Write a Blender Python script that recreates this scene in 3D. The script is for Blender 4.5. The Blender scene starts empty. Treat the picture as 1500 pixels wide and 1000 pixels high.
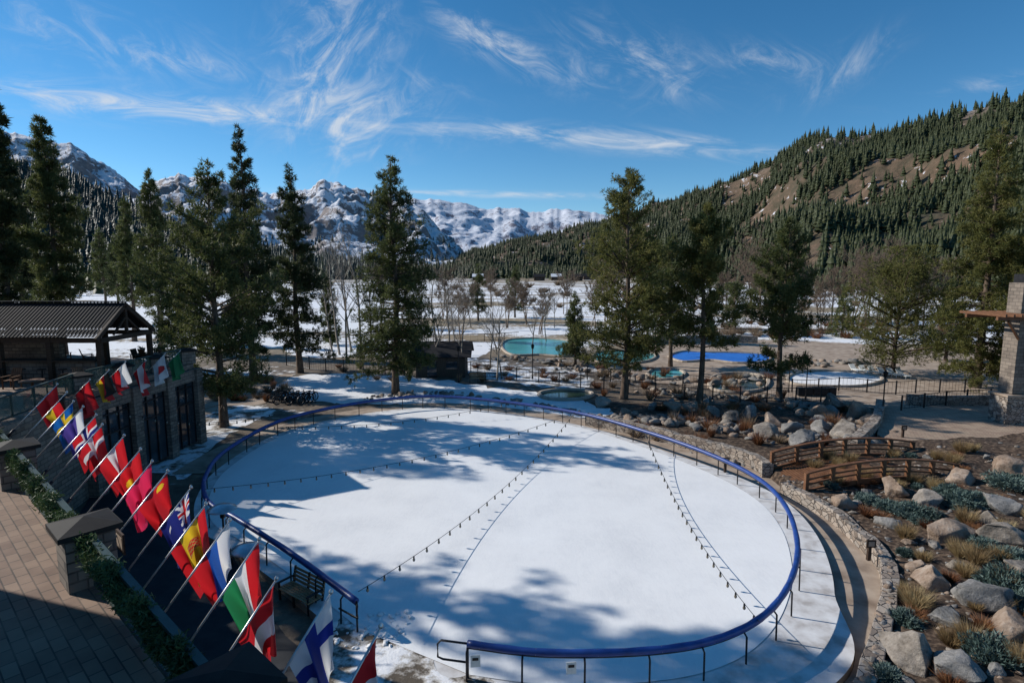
import bpy, math, random
import numpy as np
from mathutils import Vector, noise, Matrix
random.seed(7)
F=1500*20/36.0; TP=105/F; PIT=math.atan(TP); H=11.0; G=-0.3
SP,CP=math.sin(PIT),math.cos(PIT)
def ray(px,py):
    x=(px-750)/F; y=(500-py)/F
    return Vector((x,y*SP+CP,y*CP-SP))
def gp(px,py,z=G):
    r=ray(px,py); t=(z-H)/r.z
    return Vector((r.x*t,r.y*t,z))
def at(px,py,Y):
    r=ray(px,py); t=Y/r.y
    return Vector((r.x*t,Y,H+r.z*t))
scene=bpy.context.scene
def link(o,parent=None):
    scene.collection.objects.link(o)
    if parent: o.parent=parent
    return o
def empty(name):
    return link(bpy.data.objects.new(name,None))
# ------------------------------------------------------------ materials
def newmat(name):
    m=bpy.data.materials.new(name); m.use_nodes=True
    nt=m.node_tree; b=nt.nodes['Principled BSDF']
    return m,nt,b
def MA(nt,op,a,b=None,c=None,clamp=False):
    n=nt.nodes.new('ShaderNodeMath'); n.operation=op; n.use_clamp=clamp
    for i,x in enumerate((a,b,c)):
        if x is None: continue
        if isinstance(x,(int,float)): n.inputs[i].default_value=x
        else: nt.links.new(x,n.inputs[i])
    return n.outputs[0]
def ramp(nt,fac,stops):
    r=nt.nodes.new('ShaderNodeValToRGB'); e=r.color_ramp.elements
    while len(e)<len(stops): e.new(0.5)
    for i,(p,c) in enumerate(stops):
        e[i].position=p; e[i].color=(c[0],c[1],c[2],1)
    nt.links.new(fac,r.inputs[0]); return r.outputs[0]
def pos(nt,sc=(1,1,1)):
    g=nt.nodes.new('ShaderNodeNewGeometry'); m=nt.nodes.new('ShaderNodeMapping')
    nt.links.new(g.outputs['Position'],m.inputs['Vector']); m.inputs['Scale'].default_value=sc
    return m.outputs[0]
def noi(nt,vec,scale,detail=6,rough=.55,dist=0):
    n=nt.nodes.new('ShaderNodeTexNoise'); n.inputs['Scale'].default_value=scale
    n.inputs['Detail'].default_value=detail; n.inputs['Roughness'].default_value=rough
    n.inputs['Distortion'].default_value=dist
    nt.links.new(vec,n.inputs['Vector']); return n.outputs[0]
def mixc(nt,f,a,b):
    m=nt.nodes.new('ShaderNodeMix'); m.data_type='RGBA'
    if isinstance(f,(int,float)): m.inputs[0].default_value=f
    else: nt.links.new(f,m.inputs[0])
    for i,x in ((6,a),(7,b)):
        if isinstance(x,tuple): m.inputs[i].default_value=(*x[:3],1)
        else: nt.links.new(x,m.inputs[i])
    return m.outputs[2]
def bump(nt,b,h,s=.5,d=.05):
    n=nt.nodes.new('ShaderNodeBump'); n.inputs['Strength'].default_value=s; n.inputs['Distance'].default_value=d
    nt.links.new(h,n.inputs['Height']); nt.links.new(n.outputs[0],b.inputs['Normal'])
def sstep(nt,x,a,b):
    m=nt.nodes.new('ShaderNodeMapRange'); m.interpolation_type='SMOOTHSTEP'
    m.inputs[1].default_value=a; m.inputs[2].default_value=b
    nt.links.new(x,m.inputs[0]); return m.outputs[0]
def nmat(name,cols,scale=3,rough=.8,bs=0,bd=.03,sc=(1,1,1),detail=6,metal=0,lo=.3,hi=.7,spec=.3):
    m,nt,b=newmat(name); p=pos(nt,sc); n=noi(nt,p,scale,detail)
    k=len(cols)
    st=[(lo+(hi-lo)*i/max(1,k-1),c) for i,c in enumerate(cols)]
    nt.links.new(ramp(nt,n,st),b.inputs['Base Color'])
    b.inputs['Roughness'].default_value=rough; b.inputs['Metallic'].default_value=metal
    b.inputs['Specular IOR Level'].default_value=spec
    if bs: bump(nt,b,n,bs,bd)
    return m
def leafmat(name,c0,c1,c2,tr=.25):
    m,nt,b=newmat(name); p=pos(nt)
    n1=noi(nt,p,.7,2); n2=noi(nt,p,5,1)
    f=MA(nt,'ADD',MA(nt,'MULTIPLY',n1,.6),MA(nt,'MULTIPLY',n2,.4))
    col=ramp(nt,f,[(.36,c0),(.5,c1),(.64,c2)])
    nt.links.new(col,b.inputs['Base Color']); b.inputs['Roughness'].default_value=.6
    b.inputs['Specular IOR Level'].default_value=.25
    t=nt.nodes.new('ShaderNodeBsdfTranslucent'); nt.links.new(col,t.inputs[0])
    mx=nt.nodes.new('ShaderNodeMixShader'); mx.inputs[0].default_value=tr
    nt.links.new(b.outputs[0],mx.inputs[1]); nt.links.new(t.outputs[0],mx.inputs[2])
    nt.links.new(mx.outputs[0],nt.nodes['Material Output'].inputs['Surface'])
    return m
def stonemat(name,c,mortar=(.12,.11,.1),scale=2.2,sc=(1,1,1.5),bs=.8):
    m,nt,b=newmat(name); p=pos(nt,sc)
    v=nt.nodes.new('ShaderNodeTexVoronoi'); v.inputs['Scale'].default_value=scale
    v2=nt.nodes.new('ShaderNodeTexVoronoi'); v2.feature='DISTANCE_TO_EDGE'; v2.inputs['Scale'].default_value=scale
    nt.links.new(p,v.inputs['Vector']); nt.links.new(p,v2.inputs['Vector'])
    sep=nt.nodes.new('ShaderNodeSeparateColor'); nt.links.new(v.outputs['Color'],sep.inputs[0])
    f=MA(nt,'ADD',MA(nt,'MULTIPLY',sep.outputs[0],.7),MA(nt,'MULTIPLY',noi(nt,p,9,5),.3))
    col=ramp(nt,f,[(.1+.8*i/(len(c)-1),x) for i,x in enumerate(c)])
    e=sstep(nt,v2.outputs['Distance'],.01,.07)
    nt.links.new(mixc(nt,e,mortar,col),b.inputs['Base Color']); b.inputs['Roughness'].default_value=.85
    bump(nt,b,MA(nt,'ADD',e,MA(nt,'MULTIPLY',noi(nt,p,14,5),.4)),bs,.05)
    return m
def brickmat(name,c1,c2,mort,w,h,rot=0,rough=.85,vert=False,ms=.012):
    m,nt,b=newmat(name)
    g=nt.nodes.new('ShaderNodeNewGeometry'); mp=nt.nodes.new('ShaderNodeMapping')
    nt.links.new(g.outputs['Position'],mp.inputs['Vector']); mp.inputs['Rotation'].default_value=(0,0,rot)
    vec=mp.outputs[0]
    if vert:
        s=nt.nodes.new('ShaderNodeSeparateXYZ'); nt.links.new(vec,s.inputs[0])
        c=nt.nodes.new('ShaderNodeCombineXYZ'); nt.links.new(MA(nt,'ADD',s.outputs[0],s.outputs[1]),c.inputs[0]); nt.links.new(s.outputs[2],c.inputs[1]); vec=c.outputs[0]
    t=nt.nodes.new('ShaderNodeTexBrick'); nt.links.new(vec,t.inputs['Vector'])
    t.inputs['Color1'].default_value=(*c1,1); t.inputs['Color2'].default_value=(*c2,1); t.inputs['Mortar'].default_value=(*mort,1)
    t.inputs['Scale'].default_value=1; t.inputs['Brick Width'].default_value=w; t.inputs['Row Height'].default_value=h; t.inputs['Mortar Size'].default_value=ms
    n=noi(nt,pos(nt),1.2,6)
    lt=tuple(min(.5,x*1.5) for x in c2)
    col=mixc(nt,sstep(nt,n,.35,.7),t.outputs['Color'],mixc(nt,.35,t.outputs['Color'],lt))
    nt.links.new(col,b.inputs['Base Color']); b.inputs['Roughness'].default_value=rough
    bump(nt,b,MA(nt,'MULTIPLY',t.outputs['Fac'],-1),.5,.02)
    return m

bark=nmat('bark',[(.05,.035,.025),(.16,.115,.085)],6,.95,.6,.05,(1,1,.3))
aspen=nmat('aspen_bark',[(.13,.105,.085),(.36,.32,.27)],5,.8,0,.02,(1,1,2))
twig=nmat('twig_bark',[(.12,.085,.06),(.24,.175,.125)],5,.9)
leafA=leafmat('pine_needles',(.042,.055,.018),(.090,.108,.036),(.155,.158,.058),.42)
leafD=leafmat('fir_needles',(.022,.034,.014),(.052,.067,.026),(.10,.11,.045),.36)
leafY=leafmat('lodgepole_needles',(.065,.072,.020),(.14,.142,.040),(.21,.19,.065),.42)
leafB=leafmat('juniper_needles',(.045,.075,.065),(.10,.15,.135),(.18,.24,.22),.15)
leafG=leafmat('dry_grass_blades',(.16,.10,.045),(.34,.24,.12),(.5,.40,.22),.3)
leafR=leafmat('red_twigs',(.09,.035,.018),(.20,.085,.04),(.28,.14,.06),.1)
leafW=leafmat('willow_twigs',(.12,.08,.05),(.22,.155,.10),(.33,.25,.16),.1)
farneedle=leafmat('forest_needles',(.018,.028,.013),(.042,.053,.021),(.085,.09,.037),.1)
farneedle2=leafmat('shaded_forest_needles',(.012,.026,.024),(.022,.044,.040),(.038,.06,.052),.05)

# ------------------------------------------------------------ mesh helpers
class MB:
    def __init__(s): s.v=[];s.f=[];s.m=[]
    def add(s,vs,fs,mi=0):
        o=len(s.v); s.v+= [tuple(v) for v in vs]
        for f in fs: s.f.append(tuple(i+o for i in f)); s.m.append(mi)
    def box(s,c,d,mi=0,rz=0,R=None):
        M=R if R is not None else Matrix.Rotation(rz,3,'Z'); c=Vector(c)
        vs=[c+M@Vector((x*d[0]/2,y*d[1]/2,z*d[2]/2)) for z in(-1,1) for y in(-1,1) for x in(-1,1)]
        s.add(vs,[(0,2,3,1),(4,5,7,6),(0,1,5,4),(2,6,7,3),(0,4,6,2),(1,3,7,5)],mi)
    def beam(s,a,b,w,h,mi=0):
        a=Vector(a);b=Vector(b);d=b-a;L=d.length;d.normalize()
        sd=d.cross(Vector((0,0,1)))
        if sd.length<1e-3: sd=Vector((1,0,0))
        sd.normalize();up=sd.cross(d)
        R=Matrix((sd,d,up)).transposed()
        s.box((a+b)/2,(w,L,h),mi,R=R)
    def cyl(s,a,b,r0,r1=None,n=8,mi=0):
        if r1 is None:r1=r0
        a=Vector(a);b=Vector(b);d=(b-a).normalized()
        x=d.orthogonal().normalized();y=d.cross(x)
        vs=[a+(x*math.cos(6.2832*i/n)+y*math.sin(6.2832*i/n))*r0 for i in range(n)]+[b+(x*math.cos(6.2832*i/n)+y*math.sin(6.2832*i/n))*r1 for i in range(n)]
        s.add(vs,[(i,(i+1)%n,n+(i+1)%n,n+i) for i in range(n)]+[tuple(range(n-1,-1,-1)),tuple(range(n,2*n))],mi)
    def tube(s,path,r,n=8,mi=0,closed=False):
        P=[Vector(p) for p in path];k=len(P);vs=[]
        for i,p in enumerate(P):
            a=P[i-1] if (i>0 or closed) else p; b=P[(i+1)%k] if (i<k-1 or closed) else p
            d=(b-a).normalized(); sd=d.cross(Vector((0,0,1)))
            if sd.length<.01: sd=Vector((1,0,0))
            sd.normalize();up=sd.cross(d)
            rr=r[i] if isinstance(r,(list,tuple)) else r
            vs+=[p+(sd*math.cos(6.2832*j/n)+up*math.sin(6.2832*j/n))*rr for j in range(n)]
        fs=[]
        for i in range(k if closed else k-1):
            for j in range(n):
                a=i*n+j;b=i*n+(j+1)%n;c=((i+1)%k)*n
                fs.append((a,b,c+(j+1)%n,c+j))
        if not closed: fs+=[tuple(range(n-1,-1,-1)),tuple((k-1)*n+j for j in range(n))]
        s.add(vs,fs,mi)
    def prism(s,poly,z0,z1,mi=0,mt=None):
        n=len(poly)
        A=sum(poly[i][0]*poly[(i+1)%n][1]-poly[(i+1)%n][0]*poly[i][1] for i in range(n))
        if A<0: poly=poly[::-1]
        vs=[(p[0],p[1],z0) for p in poly]+[(p[0],p[1],z1) for p in poly]
        s.add(vs,[(i,(i+1)%n,n+(i+1)%n,n+i) for i in range(n)],mi)
        s.add([(p[0],p[1],z1) for p in poly],[tuple(range(n))],mi if mt is None else mt)
    def lathe(s,c,prof,n=16,mi=0):
        c=Vector(c);vs=[];k=len(prof)
        for r,z in prof: vs+=[c+Vector((r*math.cos(6.2832*j/n),r*math.sin(6.2832*j/n),z)) for j in range(n)]
        s.add(vs,[(i*n+j,i*n+(j+1)%n,(i+1)*n+(j+1)%n,(i+1)*n+j) for i in range(k-1) for j in range(n)],mi)
    def obj(s,name,mats,parent=None,smooth=False,bevel=0):
        me=bpy.data.meshes.new(name); me.from_pydata(s.v,[],s.f)
        for m in mats: me.materials.append(m)
        me.polygons.foreach_set('material_index',s.m)
        if smooth: me.polygons.foreach_set('use_smooth',[True]*len(s.f))
        me.update(); o=link(bpy.data.objects.new(name,me),parent)
        if bevel:
            b=o.modifiers.new('b','BEVEL'); b.width=bevel; b.segments=2; b.limit_method='ANGLE'
        return o
def trimesh(name,V,T,MI,mats,smooth=None,parent=None):
    me=bpy.data.meshes.new(name); V=np.asarray(V,dtype=np.float32);T=np.asarray(T,dtype=np.int32)
    me.vertices.add(len(V)); me.vertices.foreach_set('co',V.ravel())
    me.loops.add(len(T)*3); me.polygons.add(len(T))
    me.loops.foreach_set('vertex_index',T.ravel())
    me.polygons.foreach_set('loop_start',np.arange(0,len(T)*3,3,dtype=np.int32))
    me.polygons.foreach_set('loop_total',np.full(len(T),3,dtype=np.int32))
    for m in mats: me.materials.append(m)
    me.polygons.foreach_set('material_index',np.asarray(MI,dtype=np.int32))
    if smooth: me.polygons.foreach_set('use_smooth',np.ones(len(T),dtype=bool))
    me.update(calc_edges=True); me.validate()
    return link(bpy.data.objects.new(name,me),parent)
def unit(a): return a/(np.linalg.norm(a,axis=1,keepdims=True)+1e-9)
def blades(C,D,L,W,rng):
    n=len(C); D=unit(D); r=unit(rng.normal(size=(n,3))); S=unit(np.cross(D,r))
    L=np.asarray(L).reshape(-1,1)*np.ones((n,1)); W=np.asarray(W).reshape(-1,1)*np.ones((n,1))
    V=np.empty((n,3,3)); V[:,0]=C-S*W/2-D*L*.35; V[:,1]=C+S*W/2-D*L*.35; V[:,2]=C+D*L*.65
    return V.reshape(-1,3), np.arange(n*3).reshape(-1,3)
def tubes(A,B,R0,R1,n=3):
    m=len(A); d=unit(B-A); ref=np.where(np.abs(d[:,2:3])>.9,np.array([[1.,0,0]]),np.array([[0,0,1.]]))
    x=unit(np.cross(d,ref)); y=np.cross(d,x); V=np.empty((m,2*n,3))
    for j in range(n):
        o=x*math.cos(6.2832*j/n)+y*math.sin(6.2832*j/n)
        V[:,j]=A+o*np.reshape(R0,(-1,1)); V[:,n+j]=B+o*np.reshape(R1,(-1,1))
    t=[]
    for j in range(n):
        k=(j+1)%n; t+=[(j,k,n+k),(j,n+k,n+j)]
    T=(np.arange(m)*2*n)[:,None,None]+np.array(t)[None]
    return V.reshape(-1,3),T.reshape(-1,3)
def catmull(P,n=6,closed=False):
    P=[Vector(p) for p in P];k=len(P);out=[]
    for i in range(k if closed else k-1):
        if closed: a,b,c,d=P[i-1],P[i],P[(i+1)%k],P[(i+2)%k]
        else: a,b,c,d=P[max(i-1,0)],P[i],P[i+1],P[min(i+2,k-1)]
        for j in range(n):
            t=j/n; out.append(.5*((2*b)+(c-a)*t+(2*a-5*b+4*c-d)*t*t+(3*b-a-3*c+d)*t**3))
    if not closed: out.append(P[-1])
    return out

# ------------------------------------------------------------ trees
def conifer(x,y,h,R,cb=.15,seed=0,style='pine',n=16000,leaf=None,name='pine_tree',z0=G,nb=None,lean=0):
    rng=np.random.default_rng(seed)
    nb=nb or int(80+h*6)
    t=cb+(1-cb)*rng.random(nb)**.85
    s=(1-t)/(1-cb)
    if style=='fir': L=R*(.05+.95*s**.8)*np.where(s>.92,.8,1); L*=rng.uniform(.6,1.08,nb)
    elif style=='pine': L=R*(.07+.93*np.sin(np.pi*np.clip(s*.66,0,1))); L*=rng.uniform(.5,1.12,nb)
    else: L=R*(.07+.93*np.sin(np.pi*np.clip(s**.8*.60,0,1))); L*=rng.uniform(.6,1.05,nb)
    az=rng.random(nb)*6.2832
    lump=np.array([noise.noise(Vector((math.cos(a)*1.3+seed*3.1,math.sin(a)*1.3,tt*h*.33))) for a,tt in zip(az,t)])
    L*=np.clip(1+lump*(.75 if style!='fir' else .5),.25,1.3)
    a0=np.where(s<.3,.75,.75-(s-.3)*.75) if style!='fir' else np.where(s<.3,.45,.45-(s-.3)*.8)
    b0=-.05 if style!='fir' else -.12
    def tr(hh): return np.stack([lean*hh*hh/h+.12*np.sin(hh*.35+seed),.1*np.cos(hh*.4+seed*2),hh],1)
    base=tr(t*h); out=np.stack([np.cos(az),np.sin(az),0*az],1)
    sid=np.stack([-np.sin(az),np.cos(az),0*az],1)
    def bp(q,idx):
        Lq=L[idx]*q
        p=base[idx]+out[idx]*Lq[:,None]; p[:,2]+=L[idx]*(a0[idx]*q+b0*q*q); p[:,2]=np.minimum(p[:,2],h); return p
    ns=10; hh=np.linspace(0,h*.985,ns+1); TPt=tr(hh); r0=h*.0125+.05
    rr=r0*(1-hh/h)**.85+.015; rr[0]*=1.25
    n6=7; V=[];T=[]
    for i in range(ns+1):
        for j in range(n6): V.append(TPt[i]+rr[i]*np.array([math.cos(6.2832*j/n6),math.sin(6.2832*j/n6),0]))
    for i in range(ns):
        for j in range(n6):
            a=i*n6+j;b=i*n6+(j+1)%n6; T+=[(a,b,b+n6),(a,b+n6,a+n6)]
    V=np.array(V);T=np.array(T)
    I=np.arange(nb)
    p0=bp(np.zeros(nb),I);p1=bp(np.full(nb,.5),I);p2=bp(np.full(nb,.95),I)
    br=.012*L+.012
    v1,t1=tubes(p0,p1,br*1.6,br);v2,t2=tubes(p1,p2,br,br*.3)
    nd=14; td=rng.uniform(cb*.4,cb+.15,nd); ad=rng.random(nd)*6.28; ld=rng.uniform(.2,.5,nd)*R
    q0=tr(td*h); q1=q0+np.stack([np.cos(ad)*ld,np.sin(ad)*ld,-.1*ld],1)
    v3,t3=tubes(q0,q1,np.full(nd,.03),np.full(nd,.008))
    w=L**1.35; k=9; nc=max(1,n//k); idx=rng.choice(nb,nc,p=w/w.sum())
    q=.15+.88*rng.random(nc)**.75
    c=bp(q,idx); lat=rng.normal(size=nc)*.15*L[idx]*(1.2-q*.8)
    c+=sid[idx]*lat[:,None]; c[:,2]+=rng.normal(size=nc)*(.15 if style!='round' else .3)*np.sqrt(L[idx])-np.abs(lat)*.1+.05
    c[:,2]=np.minimum(c[:,2],h)
    bl=.36*(30000/n)**.33*(h/20)**.5
    u=unit(rng.normal(size=(nc*k,3))+np.repeat(out[idx]*.5+np.array([0,0,.55]),k,0))
    C=np.repeat(c,k,0)+u*(bl*.5)+rng.normal(size=(nc*k,3))*bl*.12
    v4,t4=blades(C,u,bl*rng.uniform(.7,1.2,nc*k),bl*.24,rng)
    VV=[V,v1,v2,v3,v4];TT=[T,t1,t2,t3,t4];o=0;Ts=[];MI=[]
    for i,(vv,tt) in enumerate(zip(VV,TT)):
        Ts.append(tt+o);o+=len(vv);MI+= [0 if i<4 else 1]*len(tt)
    ob=trimesh(name,np.concatenate(VV),np.concatenate(Ts),MI,[bark,leaf or leafA])
    ob.location=(x,y,z0)
    return ob
def cpx(px,top,Y,hw,cby,seed,style='pine',n=16000,leaf=None,name='pine_tree',lean=0,nb=None):
    b=at(px,395,Y); tp=at(px,top,Y).z; h=tp-G; R=hw*Y/F*.95; cbz=at(px,cby,Y).z
    return conifer(b.x,Y,h,R,max(.04,(cbz-G)/h),seed,style,n,leaf,name,lean=lean,nb=nb)
def baretree(x,y,h,seed,mat,spread=.5,name='bare_aspen_tree',z0=G,depth=4,stems=1,thick=1):
    rg=random.Random(seed); A=[];B=[];R0=[];R1=[]
    def grow(p,d,L,r,dep):
        k=4 if dep==0 else 3 if dep>1 else 2
        for i in range(k):
            d2=(d+Vector((rg.gauss(0,.09),rg.gauss(0,.09),.03))).normalized(); q=p+d2*L/k
            ra=r*(1-i/k*.5); rb=r*(1-(i+1)/k*.5)
            A.append(p);B.append(q);R0.append(ra);R1.append(rb)
            if dep<depth:
                for _ in range(2 if dep else 3+rg.randint(0,2)):
                    if dep==0 and i==0: continue
                    a=rg.random()*6.28; sd=Vector((math.cos(a),math.sin(a),rg.uniform(.3,.9)))
                    grow(q,(d2*.5+sd*spread*1.2).normalized(),L*rg.uniform(.22,.38) if dep==0 else L*rg.uniform(.35,.5),rb*.45,dep+1)
            p=q;d=d2
    for s_ in range(stems):
        grow(Vector((rg.gauss(0,.4)*(stems>1),rg.gauss(0,.4)*(stems>1),0)),Vector((rg.gauss(0,.05),rg.gauss(0,.05),1)).normalized(),h*.78*rg.uniform(.8,1),h*.010+.02,0)
    A=np.array(A);B=np.array(B)
    V,T=tubes(A,B,np.maximum(np.array(R0),.012*thick),np.maximum(np.array(R1),.009*thick))
    o=trimesh(name,V,T,[0]*len(T),[mat]); o.location=(x,y,z0); return o
def bush(x,y,z,r,h,seed,mat,kind='dome',n=900,name='juniper_shrub',bl=.14):
    rng=np.random.default_rng(seed)
    if kind=='dome':
        d=unit(rng.normal(size=(n,3))); d[:,2]=np.abs(d[:,2]); rad=rng.random(n)**.4
        lum=np.array([1+.45*noise.noise(Vector(v*2.2)+Vector((seed,0,0))) for v in d])
        C=d*rad[:,None]*lum[:,None]*np.array([r,r,h]); D=d*1+rng.normal(size=(n,3))*.5+np.array([0,0,.3])
        V,T=blades(C,D,bl*rng.uniform(.6,1.3,n),bl*.35,rng)
    else:
        a=rng.random(n)*6.2832; e=rng.random(n)**.6*r*.25
        C0=np.stack([np.cos(a)*e,np.sin(a)*e,0*a],1)
        tip=C0+np.stack([np.cos(a)*r*rng.random(n),np.sin(a)*r*rng.random(n),h*rng.uniform(.5,1.1,n)],1)
        d=tip-C0; V,T=blades(C0+d*.35,d,np.linalg.norm(d,axis=1),bl*.12,rng)
    o=trimesh(name,V,T,[0]*len(T),[mat]); o.location=(x,y,z); return o
import bmesh
_bm=bmesh.new(); bmesh.ops.create_icosphere(_bm,subdivisions=4,radius=1)
ICO=np.array([v.co[:] for v in _bm.verts]); ICOT=np.array([[v.index for v in f.verts] for f in _bm.faces]); _bm.free()
_bm=bmesh.new(); bmesh.ops.create_icosphere(_bm,subdivisions=2,radius=1)
ICO2=np.array([v.co[:] for v in _bm.verts]); ICOT2=np.array([[v.index for v in f.verts] for f in _bm.faces]); _bm.free()
def rockverts(seed,sx,sy,sz,fine=True):
    rng=np.random.default_rng(seed); V=(ICO if fine else ICO2).copy()
    for _ in range(14):
        nrm=unit(rng.normal(size=(1,3)))[0]; d=rng.uniform(.38,.8); k=V@nrm-d
        V-=np.outer(np.clip(k,0,None)*.98,nrm)
    nn=np.array([noise.fractal(Vector(v*1.8)+Vector((seed*1.7,0,0)),.8,2,5) for v in V])
    V*=(1.1+.13*nn)[:,None]
    a=rng.random()*6.28; c,s=math.cos(a),math.sin(a)
    V=V*np.array([sx,sy,sz]); V=V@np.array([[c,s,0],[-s,c,0],[0,0,1]]); return V
def rockmat(name,c):
    m,nt,b=newmat(name); p=pos(nt); n1=noi(nt,p,1.4,8,.65); n2=noi(nt,p,9,7,.7); n3=noi(nt,p,.45,3)
    f=MA(nt,'ADD',MA(nt,'ADD',MA(nt,'MULTIPLY',n1,.45),MA(nt,'MULTIPLY',n2,.3)),MA(nt,'MULTIPLY',n3,.25))
    nt.links.new(ramp(nt,f,[(.36+.28*i/(len(c)-1),x) for i,x in enumerate(c)]),b.inputs['Base Color'])
    b.inputs['Roughness'].default_value=.88; b.inputs['Specular IOR Level'].default_value=.2; bump(nt,b,MA(nt,'ADD',n1,MA(nt,'MULTIPLY',n2,.5)),.9,.1); return m
rockm=rockmat('granite_boulder',[(.06,.052,.045),(.18,.155,.13),(.29,.255,.22),(.42,.38,.33)])
rockm2=rockmat('granite_boulder_tan',[(.09,.06,.042),(.23,.165,.12),(.33,.255,.20),(.43,.37,.31)])
rockm3=rockmat('granite_boulder_grey',[(.055,.053,.05),(.15,.145,.138),(.25,.24,.228),(.38,.365,.345)])
def boulder(x,y,z,r,seed,sz=.72,mat=None):
    V=rockverts(seed,r,r*random.uniform(.7,.95),r*sz)
    o=trimesh('boulder',V,ICOT,[0]*len(ICOT),[mat or (rockm,rockm2,rockm3)[seed%3]]); o.location=(x,y,z+r*sz*.4); return o
def rockpile(name,items,mats=None):
    V=[];T=[];MI=[];o=0
    for i,(x,y,z,r) in enumerate(items):
        v=rockverts(i+len(items),r*random.uniform(.8,1.4),r*random.uniform(.7,1),r*random.uniform(.45,.8),False)+np.array([x,y,z+r*.3])
        tt=ICOT2
        V.append(v);T.append(tt+o);o+=len(v);MI+=[i%3]*len(tt)
    return trimesh(name,np.concatenate(V),np.concatenate(T),MI,mats or [rockm,rockm2,rockm3])

# ------------------------------------------------------------ camera / light / world
cam=bpy.data.cameras.new('camera'); cam.lens=20; cam.sensor_width=36; cam.clip_end=30000; cam.clip_start=.1
co=link(bpy.data.objects.new('camera',cam)); co.location=(0,0,H); co.rotation_euler=(math.pi/2-PIT,0,0); scene.camera=co
EL=math.radians(31); SA=Vector((-.955,.297)).normalized()
sd=Vector((SA.x*math.cos(EL),SA.y*math.cos(EL),math.sin(EL)))
sun=bpy.data.lights.new('sun','SUN'); sun.energy=5.0; sun.angle=math.radians(.5); sun.color=(1,.95,.87)
so=link(bpy.data.objects.new('sun',sun)); so.rotation_euler=sd.to_track_quat('Z','Y').to_euler(); so.location=(-50,30,60)
w=bpy.data.worlds.new('World'); scene.world=w; w.use_nodes=True; nt=w.node_tree; bg=nt.nodes['Background']
sky=nt.nodes.new('ShaderNodeTexSky'); sky.sky_type='NISHITA'; sky.sun_disc=False; sky.sun_elevation=EL
sky.sun_rotation=math.atan2(SA.x,SA.y); sky.altitude=1900; sky.air_density=1.0; sky.dust_density=.1; sky.ozone_density=3.0
tc=nt.nodes.new('ShaderNodeTexCoord'); sx=nt.nodes.new('ShaderNodeSeparateXYZ'); nt.links.new(tc.outputs['Generated'],sx.inputs[0])
yy=MA(nt,'MAXIMUM',sx.outputs[1],.05); U=MA(nt,'DIVIDE',sx.outputs[0],yy); Vv=MA(nt,'DIVIDE',sx.outputs[2],yy)
def wisp(ang,k1,k2,off,dist=.8,det=7):
    a=math.radians(ang); c,s=math.cos(a),math.sin(a)
    A_=MA(nt,'ADD',MA(nt,'MULTIPLY',U,c*k1),MA(nt,'MULTIPLY',Vv,s*k1)); B_=MA(nt,'ADD',MA(nt,'MULTIPLY',U,-s*k2),MA(nt,'MULTIPLY',Vv,c*k2))
    cb=nt.nodes.new('ShaderNodeCombineXYZ'); nt.links.new(A_,cb.inputs[0]); nt.links.new(B_,cb.inputs[1]); cb.inputs[2].default_value=off
    return noi(nt,cb.outputs[0],1.0,det,.68,dist)
W0=wisp(-6,6,30,1.3,1.0); W1=wisp(-28,9,22,5.1,1.0); W2=wisp(48,9,15,9.7,1.6)
groups={0:None,1:None,2:None}
CL=[(120,50,170,34,-14,.42,1),(300,95,90,14,-12,.4,1),(505,45,60,75,10,.6,2),(485,180,66,42,-25,.9,2),(440,110,60,50,50,.3,2),(165,150,180,17,-5,1.1,0),(340,168,100,14,-2,.7,0),
    (705,55,70,18,-30,.7,1),(790,92,80,16,-20,.6,1),(935,85,75,28,-20,.75,1),(985,128,40,16,30,.45,2),(860,203,210,12,-4,1.2,0),(1135,90,60,16,-6,.75,1),(1225,105,55,18,30,.7,2),
    (700,284,220,4,-1,.9,0),(600,165,60,30,-10,.35,2),(1440,125,90,8,10,.5,0),(620,118,60,10,-14,.35,1)]
for px,py,L,W,ang,st,gid in CL:
    p=at(px,py,1.0); u0,v0=p.x,p.z-H; a=math.radians(ang); c,s=math.cos(a)*F/L/1.25,math.sin(a)*F/L/1.25
    c2,s2_=math.cos(a)*F/W/1.25,math.sin(a)*F/W/1.25
    du=MA(nt,'SUBTRACT',U,u0); dv=MA(nt,'SUBTRACT',Vv,v0)
    an=MA(nt,'ADD',MA(nt,'MULTIPLY',du,c),MA(nt,'MULTIPLY',dv,s)); bn=MA(nt,'ADD',MA(nt,'MULTIPLY',du,-s2_),MA(nt,'MULTIPLY',dv,c2))
    e=MA(nt,'ADD',MA(nt,'MULTIPLY',an,an),MA(nt,'MULTIPLY',bn,bn)); mk=MA(nt,'MULTIPLY',MA(nt,'POWER',2.718,MA(nt,'MULTIPLY',e,-1.0)),st)
    groups[gid]=mk if groups[gid] is None else MA(nt,'ADD',groups[gid],mk)
tot=None
for g_,nn_ in((0,W0),(1,W1),(2,W2)):
    val=sstep(nt,MA(nt,'ADD',nn_,MA(nt,'MULTIPLY',groups[g_],.10)),.44,.90)
    r=MA(nt,'MULTIPLY',val,groups[g_]); tot=r if tot is None else MA(nt,'ADD',tot,r)
front=sstep(nt,sx.outputs[1],.1,.3)
tot=MA(nt,'MULTIPLY',MA(nt,'MINIMUM',MA(nt,'MULTIPLY',tot,1.0),.75),front)
hs=nt.nodes.new('ShaderNodeHueSaturation'); hs.inputs['Saturation'].default_value=1.27; hs.inputs['Hue'].default_value=.493; nt.links.new(sky.outputs[0],hs.inputs['Color'])
nt.links.new(mixc(nt,tot,hs.outputs[0],(5.6,5.9,6.3)),bg.inputs[0]); bg.inputs[1].default_value=.125
scene.view_settings.view_transform='Standard'; scene.view_settings.look='None'; scene.view_settings.exposure=0

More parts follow.
